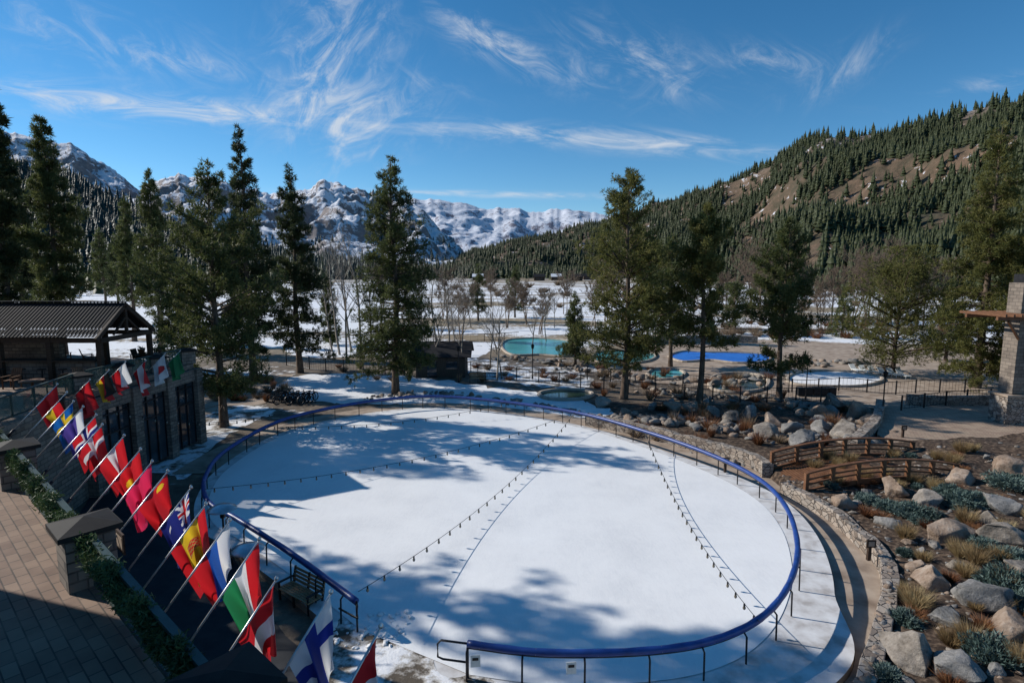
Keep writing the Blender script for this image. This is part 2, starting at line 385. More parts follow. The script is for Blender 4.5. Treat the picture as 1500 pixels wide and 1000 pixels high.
# ------------------------------------------------------------ ground
m,nt,b=newmat('valley_ground'); p=pos(nt,(.45,1,1)); g=nt.nodes.new('ShaderNodeNewGeometry'); s3=nt.nodes.new('ShaderNodeSeparateXYZ'); nt.links.new(g.outputs['Position'],s3.inputs[0])
n1=noi(nt,p,.045,9,.62); n2=noi(nt,pos(nt),1.3,8,.6)
soil=ramp(nt,n2,[(.3,(.05,.036,.025)),(.5,(.12,.088,.06)),(.7,(.22,.165,.11))])
grass=ramp(nt,n2,[(.3,(.16,.12,.07)),(.7,(.34,.26,.16))])
far=sstep(nt,s3.outputs[1],60,95); base=mixc(nt,far,soil,grass)
bias=MA(nt,'MULTIPLY',sstep(nt,s3.outputs[1],70,100),.10)
bias2=MA(nt,'MULTIPLY',sstep(nt,s3.outputs[1],300,650),-.12)
bias3=MA(nt,'MULTIPLY',sstep(nt,s3.outputs[0],-10,-60),.07)
f=MA(nt,'ADD',MA(nt,'ADD',MA(nt,'ADD',n1,bias),bias2),MA(nt,'ADD',bias3,MA(nt,'MULTIPLY',MA(nt,'SUBTRACT',n2,.5),.32)))
sm_=sstep(nt,f,.54,.60)
nt.links.new(mixc(nt,sm_,base,(.76,.77,.79)),b.inputs['Base Color']); b.inputs['Roughness'].default_value=.8
bump(nt,b,MA(nt,'ADD',n2,MA(nt,'MULTIPLY',sm_,.6)),.5,.15); gm=m
V=[];Tt=[]
rad=[0,8,16,25,35,50,70,100,150,220,350,600,1000,2000,4000,9000];ns=72
for i,r in enumerate(rad):
    for j in range(ns): V.append((r*math.cos(6.2832*j/ns),30+r*math.sin(6.2832*j/ns),G))
for i in range(len(rad)-1):
    for j in range(ns):
        a=i*ns+j;b_=i*ns+(j+1)%ns; Tt+=[(a,b_,b_+ns),(a,b_+ns,a+ns)]
trimesh('ground',V,[(t[0],t[2],t[1]) for t in Tt],[0]*len(Tt),[gm])
snow=nmat('snow',[(.70,.705,.73),(.83,.825,.82)],2.5,.75,.7,.08,(1,1,1),8)
m,nt,b=newmat('dirty_snow'); p=pos(nt); n1=noi(nt,p,.9,9,.65)
nt.links.new(ramp(nt,n1,[(.42,(.09,.07,.05)),(.48,(.45,.42,.38)),(.54,(.78,.785,.80))]),b.inputs['Base Color']); b.inputs['Roughness'].default_value=.85; bump(nt,b,n1,.8,.12); dsnow=m
conc=nmat('tan_concrete',[(.21,.155,.115),(.34,.265,.205),(.43,.35,.275)],1.2,.9,.2,.01,(1,1,1),9)
apronm=nmat('snowy_concrete',[(.38,.35,.33),(.60,.585,.575),(.72,.72,.72)],1.5,.8,.2,.01,(1,1,1),8)
patioshade=nmat('patio_shade_paving',[(.012,.014,.018),(.03,.032,.036)],2,.8,.2,.01)  # near-black colour carries the shade on the ground below the terrace
mulch=nmat('mulch',[(.022,.015,.011),(.055,.036,.025),(.13,.09,.062),(.26,.20,.15)],5,.95,1,.06,(1,1,1),12,lo=.34,hi=.76)
def patch(name,pts,z,mat,jit=.3,n=8):
    P=[gp(a,b,z) for a,b in pts]; P=catmull(P,n,True)
    P=[(p.x+jit*noise.noise(p*.9),p.y+jit*2*noise.noise(p*.9+Vector((9,9,9)))) for p in P]
    mb=MB(); nn=len(P)
    A=sum(P[i][0]*P[(i+1)%nn][1]-P[(i+1)%nn][0]*P[i][1] for i in range(nn))
    if A<0: P=P[::-1]
    mb.add([(p[0],p[1],z) for p in P],[tuple(range(nn))]); return mb.obj(name,[mat])
patch('snow_bank',[(405,556),(470,548),(560,548),(640,556),(720,566),(800,575),(860,590),(900,606),(820,610),(700,600),(600,592),(500,588),(440,584),(400,574)],G+.02,snow,.8)
patch('snow_patch',[(300,590),(370,588),(400,600),(360,622),(300,660),(270,700),(235,690),(225,650)],G+.02,dsnow,.8)
patch('snow_patch',[(430,500),(560,498),(700,505),(690,525),(560,522),(430,520)],G+.02,snow,1)
patch('snow_patch',[(690,525),(760,535),(860,545),(850,570),(760,562),(690,550)],G+.024,dsnow,1)
patch('pool_deck_pavement',[(930,512),(1000,500),(1150,498),(1300,505),(1600,505),(1700,560),(1600,600),(1290,600),(1100,572),(960,560),(880,540)],G+.03,conc,.5)
patch('garden_path_pavement',[(310,560),(420,548),(420,556),(380,575),(390,590),(330,596),(300,610),(280,640),(250,650),(270,600)],G+.034,conc,.3)

# ------------------------------------------------------------ rink
RP=[(685,942),(800,955),(950,952),(1050,935),(1120,900),(1158,850),(1168,795),(1150,740),(1110,700),(1040,665),(950,633),(850,605),(740,588),(640,580),(560,585),(470,600),(400,620),(330,660),(302,695),(300,725),(318,745),(345,758),(430,812),(522,880)]
RW=[gp(a,b,1.0) for a,b in RP]
rail=catmull(RW,8)
loop=[Vector((p.x,p.y,0)) for p in rail]+[Vector((p.x,p.y,0)) for p in [RW[-1].lerp(RW[0],.35),RW[-1].lerp(RW[0],.7)]]
def offset(L,fn):
    out=[];n=len(L)
    for i,p in enumerate(L):
        d=(L[(i+1)%n]-L[i-1])
        if d.length<1e-6: d=Vector((1,0,0))
        nr=Vector((d.y,-d.x,0)).normalized(); out.append(p+nr*fn(p))
    return out
def sm(x,a,b):
    t=max(0,min(1,(x-a)/(b-a))); return t*t*(3-2*t)
wa=lambda p:.45+.75*sm(p.x,3,9)*sm(34-p.y,0,8)+.9*sm(p.x,-3,1)*sm(19-p.y,0,3)
ap=offset(loop,wa)
mb=MB(); mb.prism([(p.x,p.y) for p in ap],G-.1,-.02,0,1); mb.obj('rink_apron',[conc,apronm])
m,nt,b=newmat('ice'); p=pos(nt); n1=noi(nt,p,.35,5,.6); n2=noi(nt,pos(nt,(1,.25,1)),7,7,.7,1.5); n3=noi(nt,pos(nt,(.5,.12,1)),3,8,.75,2.5)
scr=sstep(nt,MA(nt,'ABSOLUTE',MA(nt,'SUBTRACT',n3,.5)),.0,.012)
c0=ramp(nt,MA(nt,'ADD',MA(nt,'MULTIPLY',n1,.6),MA(nt,'MULTIPLY',n2,.4)),[(.35,(.74,.74,.74)),(.5,(.83,.825,.815)),(.65,(.88,.875,.86))])
nt.links.new(mixc(nt,scr,mixc(nt,.12,c0,(.45,.48,.52)),c0),b.inputs['Base Color']); b.inputs['Roughness'].default_value=.45; b.inputs['Specular IOR Level'].default_value=.3
bump(nt,b,n2,.1,.03); ice=m
ins=offset(loop,lambda p:-.12)
mb=MB(); mb.add([(p.x,p.y,0.0) for p in ins],[tuple(range(len(ins)))]); mb.obj('ice_rink',[ice])
patch('snow_pile_patch',[(500,905),(560,900),(640,950),(690,985),(760,1010),(700,1080),(480,1060),(470,960)],-.012,dsnow,.4)
rockpile('snow_chunks',[(-6.2+random.random()*3.0,15.4+random.random()*1.8,-.02,random.uniform(.04,.13)) for _ in range(90)],[snow,snow,snow])
pa=offset(loop,lambda p:wa(p)+.02); pb=offset(loop,lambda p:wa(p)+2.5)
mb=MB()
for i in range(0,8*17):
    a,b2,c,d=pa[i],pb[i],pb[i+1],pa[i+1]
    mb.add([(v.x,v.y,G+.05) for v in(a,b2,c,d)],[(0,1,2,3)])
mb.obj('footpath',[conc])
bluem=nmat('blue_vinyl_pad',[(.010,.035,.17),(.018,.065,.28)],3,.4,.25,.01,spec=.5)
metal=nmat('dark_metal',[(.015,.015,.017),(.03,.03,.033)],5,.45,metal=.3)
rope=nmat('pad_lashing',[(.3,.3,.32),(.4,.4,.42)],5,.7)
mb=MB(); mb.tube(rail,[.10+.006*math.sin(i*1.7) for i in range(len(rail))],10,0); mb.tube([p-Vector((0,0,.12)) for p in rail],.03,6,1)
L=0; last=-9
for i in range(len(rail)-1):
    L+=(rail[i+1]-rail[i]).length
    if L-last>1.45:
        last=L; p=rail[i]; d=(rail[i+1]-rail[i]).normalized(); nr=Vector((d.y,-d.x,0))
        mb.tube([p+Vector((0,0,-.08)),p+nr*.12+Vector((0,0,-.2)),p+nr*.14+Vector((0,0,-1.0))],.028,6,1)
        mb.tube([p+d*.35-nr*.108-Vector((0,0,.03)),p+d*.35+Vector((0,0,.107)),p+d*.35+nr*.108-Vector((0,0,.03))],.006,4,2)
e=RW[0]; d=(RW[0]-rail[1]).normalized()
mb.tube([e,e+d*.75,e+d*.85-Vector((0,0,.12)),e+d*.85-Vector((0,0,.5)),e+d*.7-Vector((0,0,.55)),e-Vector((0,0,.55))],.03,6,1)
mb.cyl(e,e-Vector((0,0,1)),.03,mi=1)
e=RW[-1]; mb.tube([e,e+Vector((.05,-.1,-.1)),e+Vector((.05,-.1,-.5)),e+Vector((-.7,.5,-.55))],.03,6,1); mb.cyl(e,e-Vector((0,0,1)),.03,mi=1)
mb.obj('rink_railing',[bluem,metal,rope],smooth=True)
paper=nmat('paper_notice',[(.6,.62,.6),(.75,.75,.72)],12,.8)
for px,py in((697,962),(836,972)):
    c=gp(px,py,.75); mb=MB(); mb.box(c+Vector((0,-.15,0)),(.26,.015,.34),0,.1); mb.box(c+Vector((0,-.162,.06)),(.16,.006,.08),1,.1); mb.obj('notice_sign',[paper,metal])
bulb=nmat('bulb_glass',[(.12,.10,.07),(.2,.17,.12)],8,.2,spec=.8)
def strings(pxa,pxb,za,zb,sag,n):
    a=gp(*pxa,za);b_=gp(*pxb,zb); P=[]
    for i in range(n*2+1):
        t=i/n/2; q=a.lerp(b_,t); q.z-=sag*4*t*(1-t); P.append(q)
    mb=MB(); mb.tube(P,.013,4,0)
    for q in P[1:-1:2]:
        mb.cyl(q,q-Vector((0,0,.09)),.028,.032,6,0); mb.lathe(q-Vector((0,0,.19)),[(.002,-.02),(.036,.01),(.05,.055),(.03,.11)],8,1)
    mb.obj('string_lights',[metal,bulb])
strings((525,866),(842,604),1.3,1.1,.85,27)
strings((945,633),(1112,910),1.1,1.1,.8,24)
strings((300,716),(842,604),1.2,1.1,.8,30)
strings((392,624),(742,590),1.05,1.05,.6,20)
strings((160,600),(400,606),4.2,1.5,.6,16)

# ------------------------------------------------------------ stone wall, garden
wallst=stonemat('fieldstone_wall',[(.13,.10,.08),(.28,.225,.18),(.38,.32,.265),(.23,.21,.19)],(.06,.05,.045),scale=3.2)
WT=catmull([gp(a,b,.3) for a,b in[(1150,706),(1180,722),(1222,745),(1262,778),(1298,815),(1304,858),(1290,925),(1262,1010)]],8)
def wallobj(name,P,zt,zb,wd,mat,capm=None):
    V=[];Fc=[];n=len(P)
    for i,p in enumerate(P):
        d=(P[min(i+1,n-1)]-P[max(i-1,0)]).normalized(); nr=Vector((d.y,-d.x,0))
        j=.05*noise.noise(p*2.1); ztt=zt+.09*noise.noise(p*1.7)
        for o_,z in((-wd/2-j,zb),(-wd/2-j,ztt),(wd/2+j,ztt+.02),(wd/2+j,zb)): q=p+nr*o_; V.append((q.x,q.y,z))
    for i in range(n-1):
        for k in range(3): a=i*4+k; Fc.append((a,a+1,a+5,a+4))
    Fc.append((0,1,2,3)); Fc.append(((n-1)*4+3,(n-1)*4+2,(n-1)*4+1,(n-1)*4))
    mb=MB(); mb.add(V,Fc); return mb.obj(name,[mat],bevel=.03)
wallobj('stone_wall',WT,.3,G-.1,.5,wallst)
WD=catmull(WT,3)
rockpile('wall_cap_stones',[(p.x+random.gauss(0,.05),p.y+random.gauss(0,.05),.20,random.uniform(.10,.2)) for p in WD])
def wx(y):
    best=min(WT,key=lambda p:abs(p.y-y)); return best.x
V=[];Tt=[];na=70;nc=90
ys=np.linspace(11,33,na)
def gz(x,y):
    d=max(0,x-wx(y)); return .12+.07*d+.22*noise.noise(Vector((x*.5,y*.5,0)))*min(1,d)+.07*noise.noise(Vector((x*2.2,y*2.2,0)))
for y in ys:
    x0=wx(y)+.1
    for j in range(nc):
        x=x0+j*.3; V.append((x,y,gz(x,y)-(.5 if j==0 else 0)))
for i in range(na-1):
    for j in range(nc-1):
        a=i*nc+j; Tt+=[(a,a+1,a+nc+1),(a,a+nc+1,a+nc)]
trimesh('garden_bed_ground',V,Tt,[0]*len(Tt),[mulch],smooth=True)
def gg(px,py):
    p=gp(px,py,.5)
    for _ in range(4): p=gp(px,py,gz(p.x,p.y))
    return p
i=0
for px,py,wpx in[(1388,785,72),(1428,880,84),(1338,965,88),(1362,858,60),(1405,990,84),(1468,790,70),(1482,928,86),(1462,745,60),(1352,738,46),(1240,742,44),(1385,910,50),(1450,765,40),(1345,832,34),(1300,768,36),(1400,830,36),(1478,700,60),(1312,905,30),(1370,800,26),(1440,955,44),(1330,1000,36),(1500,840,50),(1410,705,50),(1540,900,80),(1560,770,80),(1310,722,50),(1270,728,30)]:
    p=gg(px,py); boulder(p.x,p.y,p.z-.08,wpx/2/F*p.y*1.08,100+i,.75); i+=1
rg=random.Random(19)
for _ in range(60):
    y=rg.uniform(13,31); x=wx(y)+.7+rg.random()*13; boulder(x,y,gz(x,y)-.08,rg.uniform(.14,.36),700+_,.7)
SH=[(1412,738,.75,'j'),(1330,752,.7,'j'),(1300,745,.5,'j'),(1475,860,.8,'j'),(1455,965,.7,'j'),(1480,712,.9,'j'),(1440,800,.4,'j'),(1425,735,.6,'j'),(1480,820,.6,'j'),(1300,990,.3,'j'),(1270,735,.5,'j'),(1500,890,.6,'j'),(1390,722,.5,'j'),(1350,765,.4,'j'),
                 (1340,890,.5,'g'),(1330,878,.35,'g'),(1462,892,.4,'g'),(1352,822,.3,'g'),(1405,815,.45,'g'),(1462,820,.35,'g'),(1500,980,.45,'g'),(1392,945,.35,'g'),(1270,755,.5,'r'),(1290,760,.4,'r'),(1360,752,.4,'r'),(1415,762,.4,'r'),(1340,905,.4,'r'),(1440,920,.4,'r'),(1390,850,.35,'r'),(1495,905,.4,'r'),(1420,945,.45,'g')]
for _ in range(90):
    y=rg.uniform(13,31); x=wx(y)+.6+rg.random()*13; q=(x,y,gz(x,y)); k=rg.choice('jggrrg'); SH.append((q,None,rg.uniform(.2,.48),k))
for px,py,r,k in SH:
    p=gg(px,py) if py is not None else Vector(px)
    if k=='j': bush(p.x,p.y,p.z,r*1.1,r*.75,i,leafB,'dome',2600,'juniper_shrub',.16)
    elif k=='g': bush(p.x,p.y,p.z,r*1.3,r*1.5,i,leafG,'g',700,'ornamental_grass',.16)
    else: bush(p.x,p.y,p.z,r*1.2,r*.9,i,leafR,'g',450,'barberry_shrub',.16)
    i+=1
rg=random.Random(3); items=[]
for _ in range(1000):
    y=rg.uniform(12,32);x=wx(y)+.4+rg.random()**1.3*14; items.append((x,y,gz(x,y)-.03,rg.uniform(.03,.14)))
rockpile('garden_cobbles',items)

rg=random.Random(11)
def along(pl,n,spread,r0,r1,z=G):
    P=catmull([gp(a,b,z) for a,b in pl],10)
    out=[]
    for _ in range(n):
        q=rg.choice(P); out.append((q.x+rg.gauss(0,spread),q.y+rg.gauss(0,spread),z,r0+(r1-r0)*rg.random()**2))
    return out
rockpile('creek_rock_border',along([(545,583),(640,577),(740,588),(850,606),(960,634),(1030,655),(1090,680)],230,.45,.13,.42))
rockpile('creek_boulder_pile',along([(900,612),(960,616),(1040,622),(1120,640),(1200,640)],260,.9,.15,.62))
rockpile('creek_boulder_pile',along([(1190,600),(1230,625),(1260,640),(1240,655)],130,.9,.2,.75))
rockpile('pool_rock_border',along([(735,525),(800,530),(860,545),(940,555),(1040,560),(1120,556)],170,1.2,.2,.7))
rockpile('pool_rock_border',along([(960,575),(1000,580),(1060,582),(1150,590),(1210,598)],120,1,.2,.6))
rockpile('pool_rock_border',along([(1180,535),(1240,532),(1300,542)],34,1,.3,.8))
for i,(px,py,wpx) in enumerate([(1075,618,38),(1130,622,36),(1160,632,44),(1220,600,46),(1255,610,52),(1205,632,40),(1240,640,52),(1275,622,40),(1100,612,34),(1045,610,34),(985,602,34),(955,600,30),(885,595,30),(1195,610,36),(1180,652,50),(1120,640,40),(1015,600,30)]):
    p=gp(px,py); boulder(p.x,p.y,G,wpx/2/F*p.y*1.0,300+i,.75)
patch('creek_bed_ground',[(860,592),(960,590),(1100,592),(1230,590),(1290,600),(1270,660),(1180,700),(1100,672),(1000,640),(900,612)],G+.012,mulch,.5)
wallobj('stone_wall',catmull([gp(a,b,.5) for a,b in[(860,607),(900,614),(960,627),(1010,640),(1060,652),(1110,668),(1125,680)]],6),.55,G,.5,wallst)
wallobj('stone_wall',catmull([gp(a,b,.6) for a,b in[(1290,585),(1284,610),(1262,632),(1248,640)]],6),.6,G,.6,wallst)
rr=random.Random(5)
for k in range(130):
    px,py=rr.choice([(rr.uniform(930,1250),rr.uniform(590,655)),(rr.uniform(470,900),rr.uniform(535,560)),(rr.uniform(850,1150),rr.uniform(535,590)),(rr.uniform(310,420),rr.uniform(555,590))])
    p=gp(px,py); bush(p.x,p.y,G,rr.uniform(.4,1),rr.uniform(.5,1.1),k,leafR if rr.random()<.55 else leafW,'g',200,'twiggy_shrub',.3)
for k in range(60):
    px=rr.uniform(960,1420); py=rr.uniform(470,500); p=gp(px,py); bush(p.x,p.y,G,1.8,1.5,k+99,leafW if rr.random()<.7 else leafR,'g',200,'twiggy_shrub',.5)

# ------------------------------------------------------------ plaza + bridge
paver=brickmat('plaza_pavers',(.26,.175,.125),(.37,.265,.19),(.11,.085,.068),.42,.21,.5)
mb=MB(); P=[gp(a,b,.1) for a,b in[(1292,600),(1300,594),(1500,594),(1900,594),(1900,730),(1500,706),(1400,700),(1330,692),(1335,662),(1285,636)]]
mb.prism([(p.x,p.y) for p in P],G,.1,0); mb.obj('plaza_pavement',[paver])
wood=nmat('stained_timber',[(.10,.045,.022),(.20,.095,.048)],3,.6,.3,.01,(1,1,6))
woodD=nmat('dark_timber',[(.025,.016,.011),(.07,.042,.028)],3,.7,.3,.01,(1,1,6))
br=empty('footbridge')
A0=gp(1130,688,.1);A1=gp(1335,672,.1);B0=gp(1180,722,.1);B1=gp(1398,708,.1)
def arc(a,b,t,h,z): q=a.lerp(b,t); q.z=z+h*4*t*(1-t); return q
mb=MB()
for k in range(60):
    t0=(k+.5)/60; a=arc(A0,A1,t0,.45,.1); b_=arc(B0,B1,t0,.45,.1); mb.beam(a,b_,.13,.05,0)
mb.obj('deck',[wood],br)
for nm,a,b_ in(('far_railing',A0,A1),('near_railing',B0,B1)):
    mb=MB(); ns=16
    for z,hh,wd in((.02,.26,.12),(.42,.09,.06),(.66,.09,.06),(1.02,.08,.2)):
        pts=[arc(a,b_,k/ns,.45,.1+z) for k in range(ns+1)]
        for k in range(ns): mb.beam(pts[k],pts[k+1],wd,hh,0)
    for k in range(7):
        q=arc(a,b_,k/6,.45,.1)
        mb.box(q+Vector((0,0,.45)),(.16,.22,1.15),0)
    mb.obj(nm,[wood],br)
# ------------------------------------------------------------ pools
def watermat(name,c,r=.08):
    m,nt,b=newmat(name); n=noi(nt,pos(nt),2.5,3); nt.links.new(ramp(nt,noi(nt,pos(nt),.2,3),[(.35,tuple(x*.8 for x in c)),(.65,c)]),b.inputs['Base Color'])
    b.inputs['Roughness'].default_value=r; b.inputs['Specular IOR Level'].default_value=.4; bump(nt,b,n,.12,.03); return m
turq=watermat('pool_water',(.08,.38,.39),.2); dark=watermat('pond_water',(.02,.045,.04)); bluec=nmat('pool_cover',[(.02,.13,.48),(.035,.19,.60)],1,.55)
cop=nmat('coping_stone',[(.3,.25,.2),(.45,.38,.31)],2,.85)
def pool(name,pts,mat,z=G+.06,rim=True):
    P=catmull([gp(a,b,z) for a,b in pts],6,True); mb=MB()
    xy=[(p.x,p.y) for p in P]; A=sum(xy[i][0]*xy[(i+1)%len(xy)][1]-xy[(i+1)%len(xy)][0]*xy[i][1] for i in range(len(xy)))
    if A<0:xy=xy[::-1]
    mb.add([(x,y,z) for x,y in xy],[tuple(range(len(xy)))],0)
    if rim: mb.tube([(x,y,z+.03) for x,y in xy],.2,6,1,True)
    mb.obj(name,[mat,cop])
pool('swimming_pool',[(735,508),(745,498),(790,496),(835,500),(842,512),(830,522),(790,520),(750,520)],turq)
pool('swimming_pool',[(868,524),(880,516),(920,514),(958,518),(955,527),(925,533),(885,533)],turq)
pool('hot_tub_pool',[(948,548),(960,541),(990,541),(1003,548),(990,555),(962,555)],turq)
pool('pond_water',[(1040,556),(1060,548),(1100,548),(1125,556),(1118,570),(1080,575),(1045,571)],dark)
pool('covered_swimming_pool',[(980,522),(1000,515),(1040,516),(1090,517),(1126,520),(1122,530),(1080,532),(1040,528),(1000,530)],bluec)
pool('snow_covered_pool',[(1155,552),(1180,545),(1230,544),(1280,550),(1292,558),(1260,566),(1200,566),(1160,562)],snow)
pool('rock_pool',[(790,577),(812,572),(850,572),(868,578),(850,585),(805,585)],dark)
bx=gp(1195,580); mb=MB()
for k in range(5): mb.box(bx+Vector((-1.4+.7*k,0,.45)),(.62,.5,.7),0)
mb.beam(bx+Vector((-1.8,0,.9)),bx+Vector((1.8,0,.9)),.06,.05,0); mb.obj('equipment_bins',[metal],bevel=.02)
for k in range(6):
    p=gp(1255+k*14,546+k*1.6); mb=MB()
    mb.box(p+Vector((0,0,.35)),(.6,1.3,.08),0); mb.beam(p+Vector((0,.65,.37)),p+Vector((0,1.15,.8)),.6,.06,0)
    for sx_ in(-.25,.25):
        for sy in(-.55,.55): mb.box(p+Vector((sx_,sy,.16)),(.05,.05,.34),0)
    mb.obj('sun_lounger',[paper])
def fence(name,pts,h=1.3,z=G,sp=2.2,pick=.28,mat=None,r=.03):
    P=catmull([gp(a,b,z) for a,b in pts],10); mb=MB(); mat=mat or metal
    mb.tube([p+Vector((0,0,h)) for p in P],r,4); mb.tube([p+Vector((0,0,.15)) for p in P],r*.8,4)
    acc=0;l1=-9
    for a,b_ in zip(P[:-1],P[1:]):
        L=(b_-a).length; k=max(1,int(L/pick))
        for j in range(k):
            q=a.lerp(b_,j/k); acc+=L/k; mb.cyl(q+Vector((0,0,.1)),q+Vector((0,0,h)),.012,n=3)
            if acc-l1>sp: l1=acc; mb.box(q+Vector((0,0,h/2+.05)),(.09,.09,h+.1))
    mb.obj(name,[mat])
fence('metal_fence',[(420,535),(470,543),(560,548),(640,550),(720,548)],1.4)
fence('metal_fence',[(700,552),(780,560),(880,572),(960,582),(1060,588),(1180,590),(1230,585)],1.3)
fence('metal_fence',[(860,556),(930,562),(1000,568),(1040,572)],1.3)
fence('metal_fence',[(1120,572),(1180,575),(1240,572),(1300,578),(1360,575),(1440,575)],1.2)
fence('metal_fence',[(1320,601),(1400,592),(1450,590),(1540,590)],1.1,.1)
fence('wooden_fence',[(430,500),(560,502),(700,500),(760,497)],1.2,G,3,.8,woodD,.05)
fence('wooden_fence',[(960,494),(1100,492),(1250,494),(1400,497)],1.2,G,3,.8,woodD,.05)
wallobj('stone_wall',[gp(a,b,.4) for a,b in[(940,498),(1000,496),(1060,494),(1110,496)]],.8,G,.6,wallst)
wallobj('stone_wall',[gp(a,b,.8) for a,b in[(1330,578),(1380,580),(1450,580)]],.8,G,.5,wallst)

# ------------------------------------------------------------ terrace (left)
blk=brickmat('stone_block',(.10,.082,.068),(.20,.165,.135),(.04,.034,.03),.42,.2,0,.9,True,.02)
blkR=brickmat('stone_block_light',(.13,.105,.085),(.22,.18,.145),(.07,.06,.05),.5,.25,0,.9,True,.02)
tpav=brickmat('terrace_pavers',(.16,.10,.072),(.25,.17,.12),(.05,.04,.033),.42,.21,.72)
capm=nmat('pillar_cap_metal',[(.012,.010,.010),(.022,.020,.018)],4,.7,spec=.2)
greenm=nmat('railing_green_paint',[(.02,.04,.038),(.035,.065,.06)],5,.5)
m,nt,b=newmat('railing_glass'); b.inputs['Roughness'].default_value=.05; b.inputs['Alpha'].default_value=.4; nt.links.new(ramp(nt,noi(nt,pos(nt),2,3),[(.3,(.05,.10,.085)),(.7,(.09,.15,.12))]),b.inputs['Base Color']); glass=m
wglass=nmat('window_glass',[(.015,.02,.025),(.04,.05,.06)],.6,.06,spec=.6)
TZ=5.0
E1=gp(20,648,6.2);E3=gp(330,990,6.2)
ed=(E3-E1); ed.z=0; ed.normalize(); en=Vector((-ed.y,ed.x,0))
if en.y<0: en=-en
E2=gp(100,768,6.2)
def el(s): q=E1+ed*s; q.z=TZ; return q
s2=(E2-E1).dot(ed); s3_=(E3-E1).dot(ed)
s0=-s2*1.0
C=Vector((-20.9,27.5,TZ));D=Vector((-20.6,36.3,TZ))
PS=el(s0); A_=el(s3_+5)
terr=empty('terrace_building')
mb=MB(); o5=en*.35
poly=[A_+o5,PS+o5,C,D,Vector((-34,41,0)),Vector((-60,40,0)),Vector((-60,-8,0)),Vector((-3,-8,0))]
mb.prism([(p.x,p.y) for p in poly],4.7,TZ,1,0); mb.obj('terrace_floor',[tpav,blk],terr)
inn=[A_-en*.1,PS-en*.1,C+Vector((-.25,0,0)),D+Vector((-.25,-.2,0)),Vector((-33.8,40.8,0)),Vector((-59.8,39.8,0)),Vector((-59.8,-7.8,0)),Vector((-3,-7.8,0))]
mb=MB(); mb.prism([(p.x,p.y) for p in inn],G-.1,4.69,0); mb.obj('lower_walls',[blk],terr)
mb=MB(); dd=(D-C); Ld=dd.length; dd.normalize(); dn_=Vector((dd.y,-dd.x,0))
nb_=3
for k in range(nb_+1):
    q=C+dd*(Ld*k/nb_); mb.box((q.x+dn_.x*.05,q.y+dn_.y*.05,2.2),(.65,.65,4.96),1,math.atan2(dd.y,dd.x))
for k in range(nb_):
    a=C+dd*(Ld*k/nb_+.33); b_=C+dd*(Ld*(k+1)/nb_-.33); a.z=b_.z=0
    mid=(a+b_)/2; mb.box((mid.x-.12,mid.y,2.0),((b_-a).length,.3,4.2),0,math.atan2(dd.y,dd.x))
    for t in(0,.33,.66,1): q=a.lerp(b_,t); mb.box((q.x+.06,q.y,2.0),(.07,.09,4.2),2,math.atan2(dd.y,dd.x))
    for z in(2.6,3.6): q=mid; mb.box((q.x+.06,q.y,z),((b_-a).length,.08,.08),2,math.atan2(dd.y,dd.x))
    mb.box((mid.x+.1,mid.y,4.3),((b_-a).length-.02,.3,.7),1,math.atan2(dd.y,dd.x))
mb.obj('storefront',[wglass,blk,metal],terr)
def pillar(q,w=.85,h=1.05,name='stone_pillar'):
    rz=math.atan2(ed.y,ed.x); mb=MB(); mb.box((q.x,q.y,q.z+h/2),(w,w,h),0,rz)
    mb.box((q.x,q.y,q.z+h+.05),(w+.22,w+.22,.1),1,rz)
    M=Matrix.Rotation(rz,3,'Z'); a=(w+.2)/2
    vs=[Vector((q.x,q.y,q.z+h+.1))+M@Vector((x*a,y*a,0)) for x,y in((-1,-1),(1,-1),(1,1),(-1,1))]+[Vector((q.x,q.y,q.z+h+.24))]
    mb.add(vs,[(0,1,4),(1,2,4),(2,3,4),(3,0,4)],1)
    mb.obj(name,[blk,capm],terr)
ps=[s0,0,s2,s3_]
for s in ps: pillar(el(s),.8)
for k in range(4): pillar(C+dd*(Ld*k/3)+Vector((-.4,0,0)),.8,.8)
gr=np.random.default_rng(4)
garl=leafmat('garland_needles',(.02,.04,.015),(.05,.085,.03),(.09,.13,.05),.2)
def railing(a,b_,garland=True):
    mb=MB(); up=Vector((0,0,1)); d=(b_-a).normalized()
    mb.beam(a+up*1.0,b_+up*1.0,.12,.07,0); mb.beam(a+up*.12,b_+up*.12,.06,.06,0)
    n=max(1,int((b_-a).length/1.3))
    for k in range(n+1): q=a.lerp(b_,k/n); mb.box(q+up*.52,(.06,.06,.9),0)
    mb.beam(a+up*.55,b_+up*.55,.015,.78,1)
    mb.obj('railing',[greenm,glass],terr)
    if garland:
        L=(b_-a).length; n=int(L*2400); t=gr.random(n); C_=np.array(a)[None]+np.outer(t,np.array(b_-a)); C_[:,2]+=1.0-.2*np.abs(np.sin(t*L*2.0))
        C_-=np.array(en)[None]*.11
        C_+=gr.normal(size=(n,3))*.07; V,T=blades(C_,gr.normal(size=(n,3)),.13,.03,gr); trimesh('garland',V,T,[0]*len(T),[garl],parent=terr)
for i in range(3): railing(el(ps[i]+.5),el(ps[i+1]-.5))
railing(el(s3_+.5),el(s3_+4),True)
railing(PS+Vector((-.3,.6,0)),C+Vector((-.3,-.5,0)),False)
for k in range(3): railing(C+dd*(Ld*k/3+.5)+Vector((-.4,0,0)),C+dd*(Ld*(k+1)/3-.5)+Vector((-.4,0,0)),False)
mb=MB(); q=gp(176,792,5.2); mb.box(q,(.55,.04,.45),0,math.atan2(ed.y,ed.x)); mb.box(q+Vector((0,-.03,0)),(.4,.01,.28),1,math.atan2(ed.y,ed.x)); mb.obj('wall_sign',[woodD,conc])
mb=MB(); q1=el(-4)+en*.35;q2=el(s3_+3)+en*.35
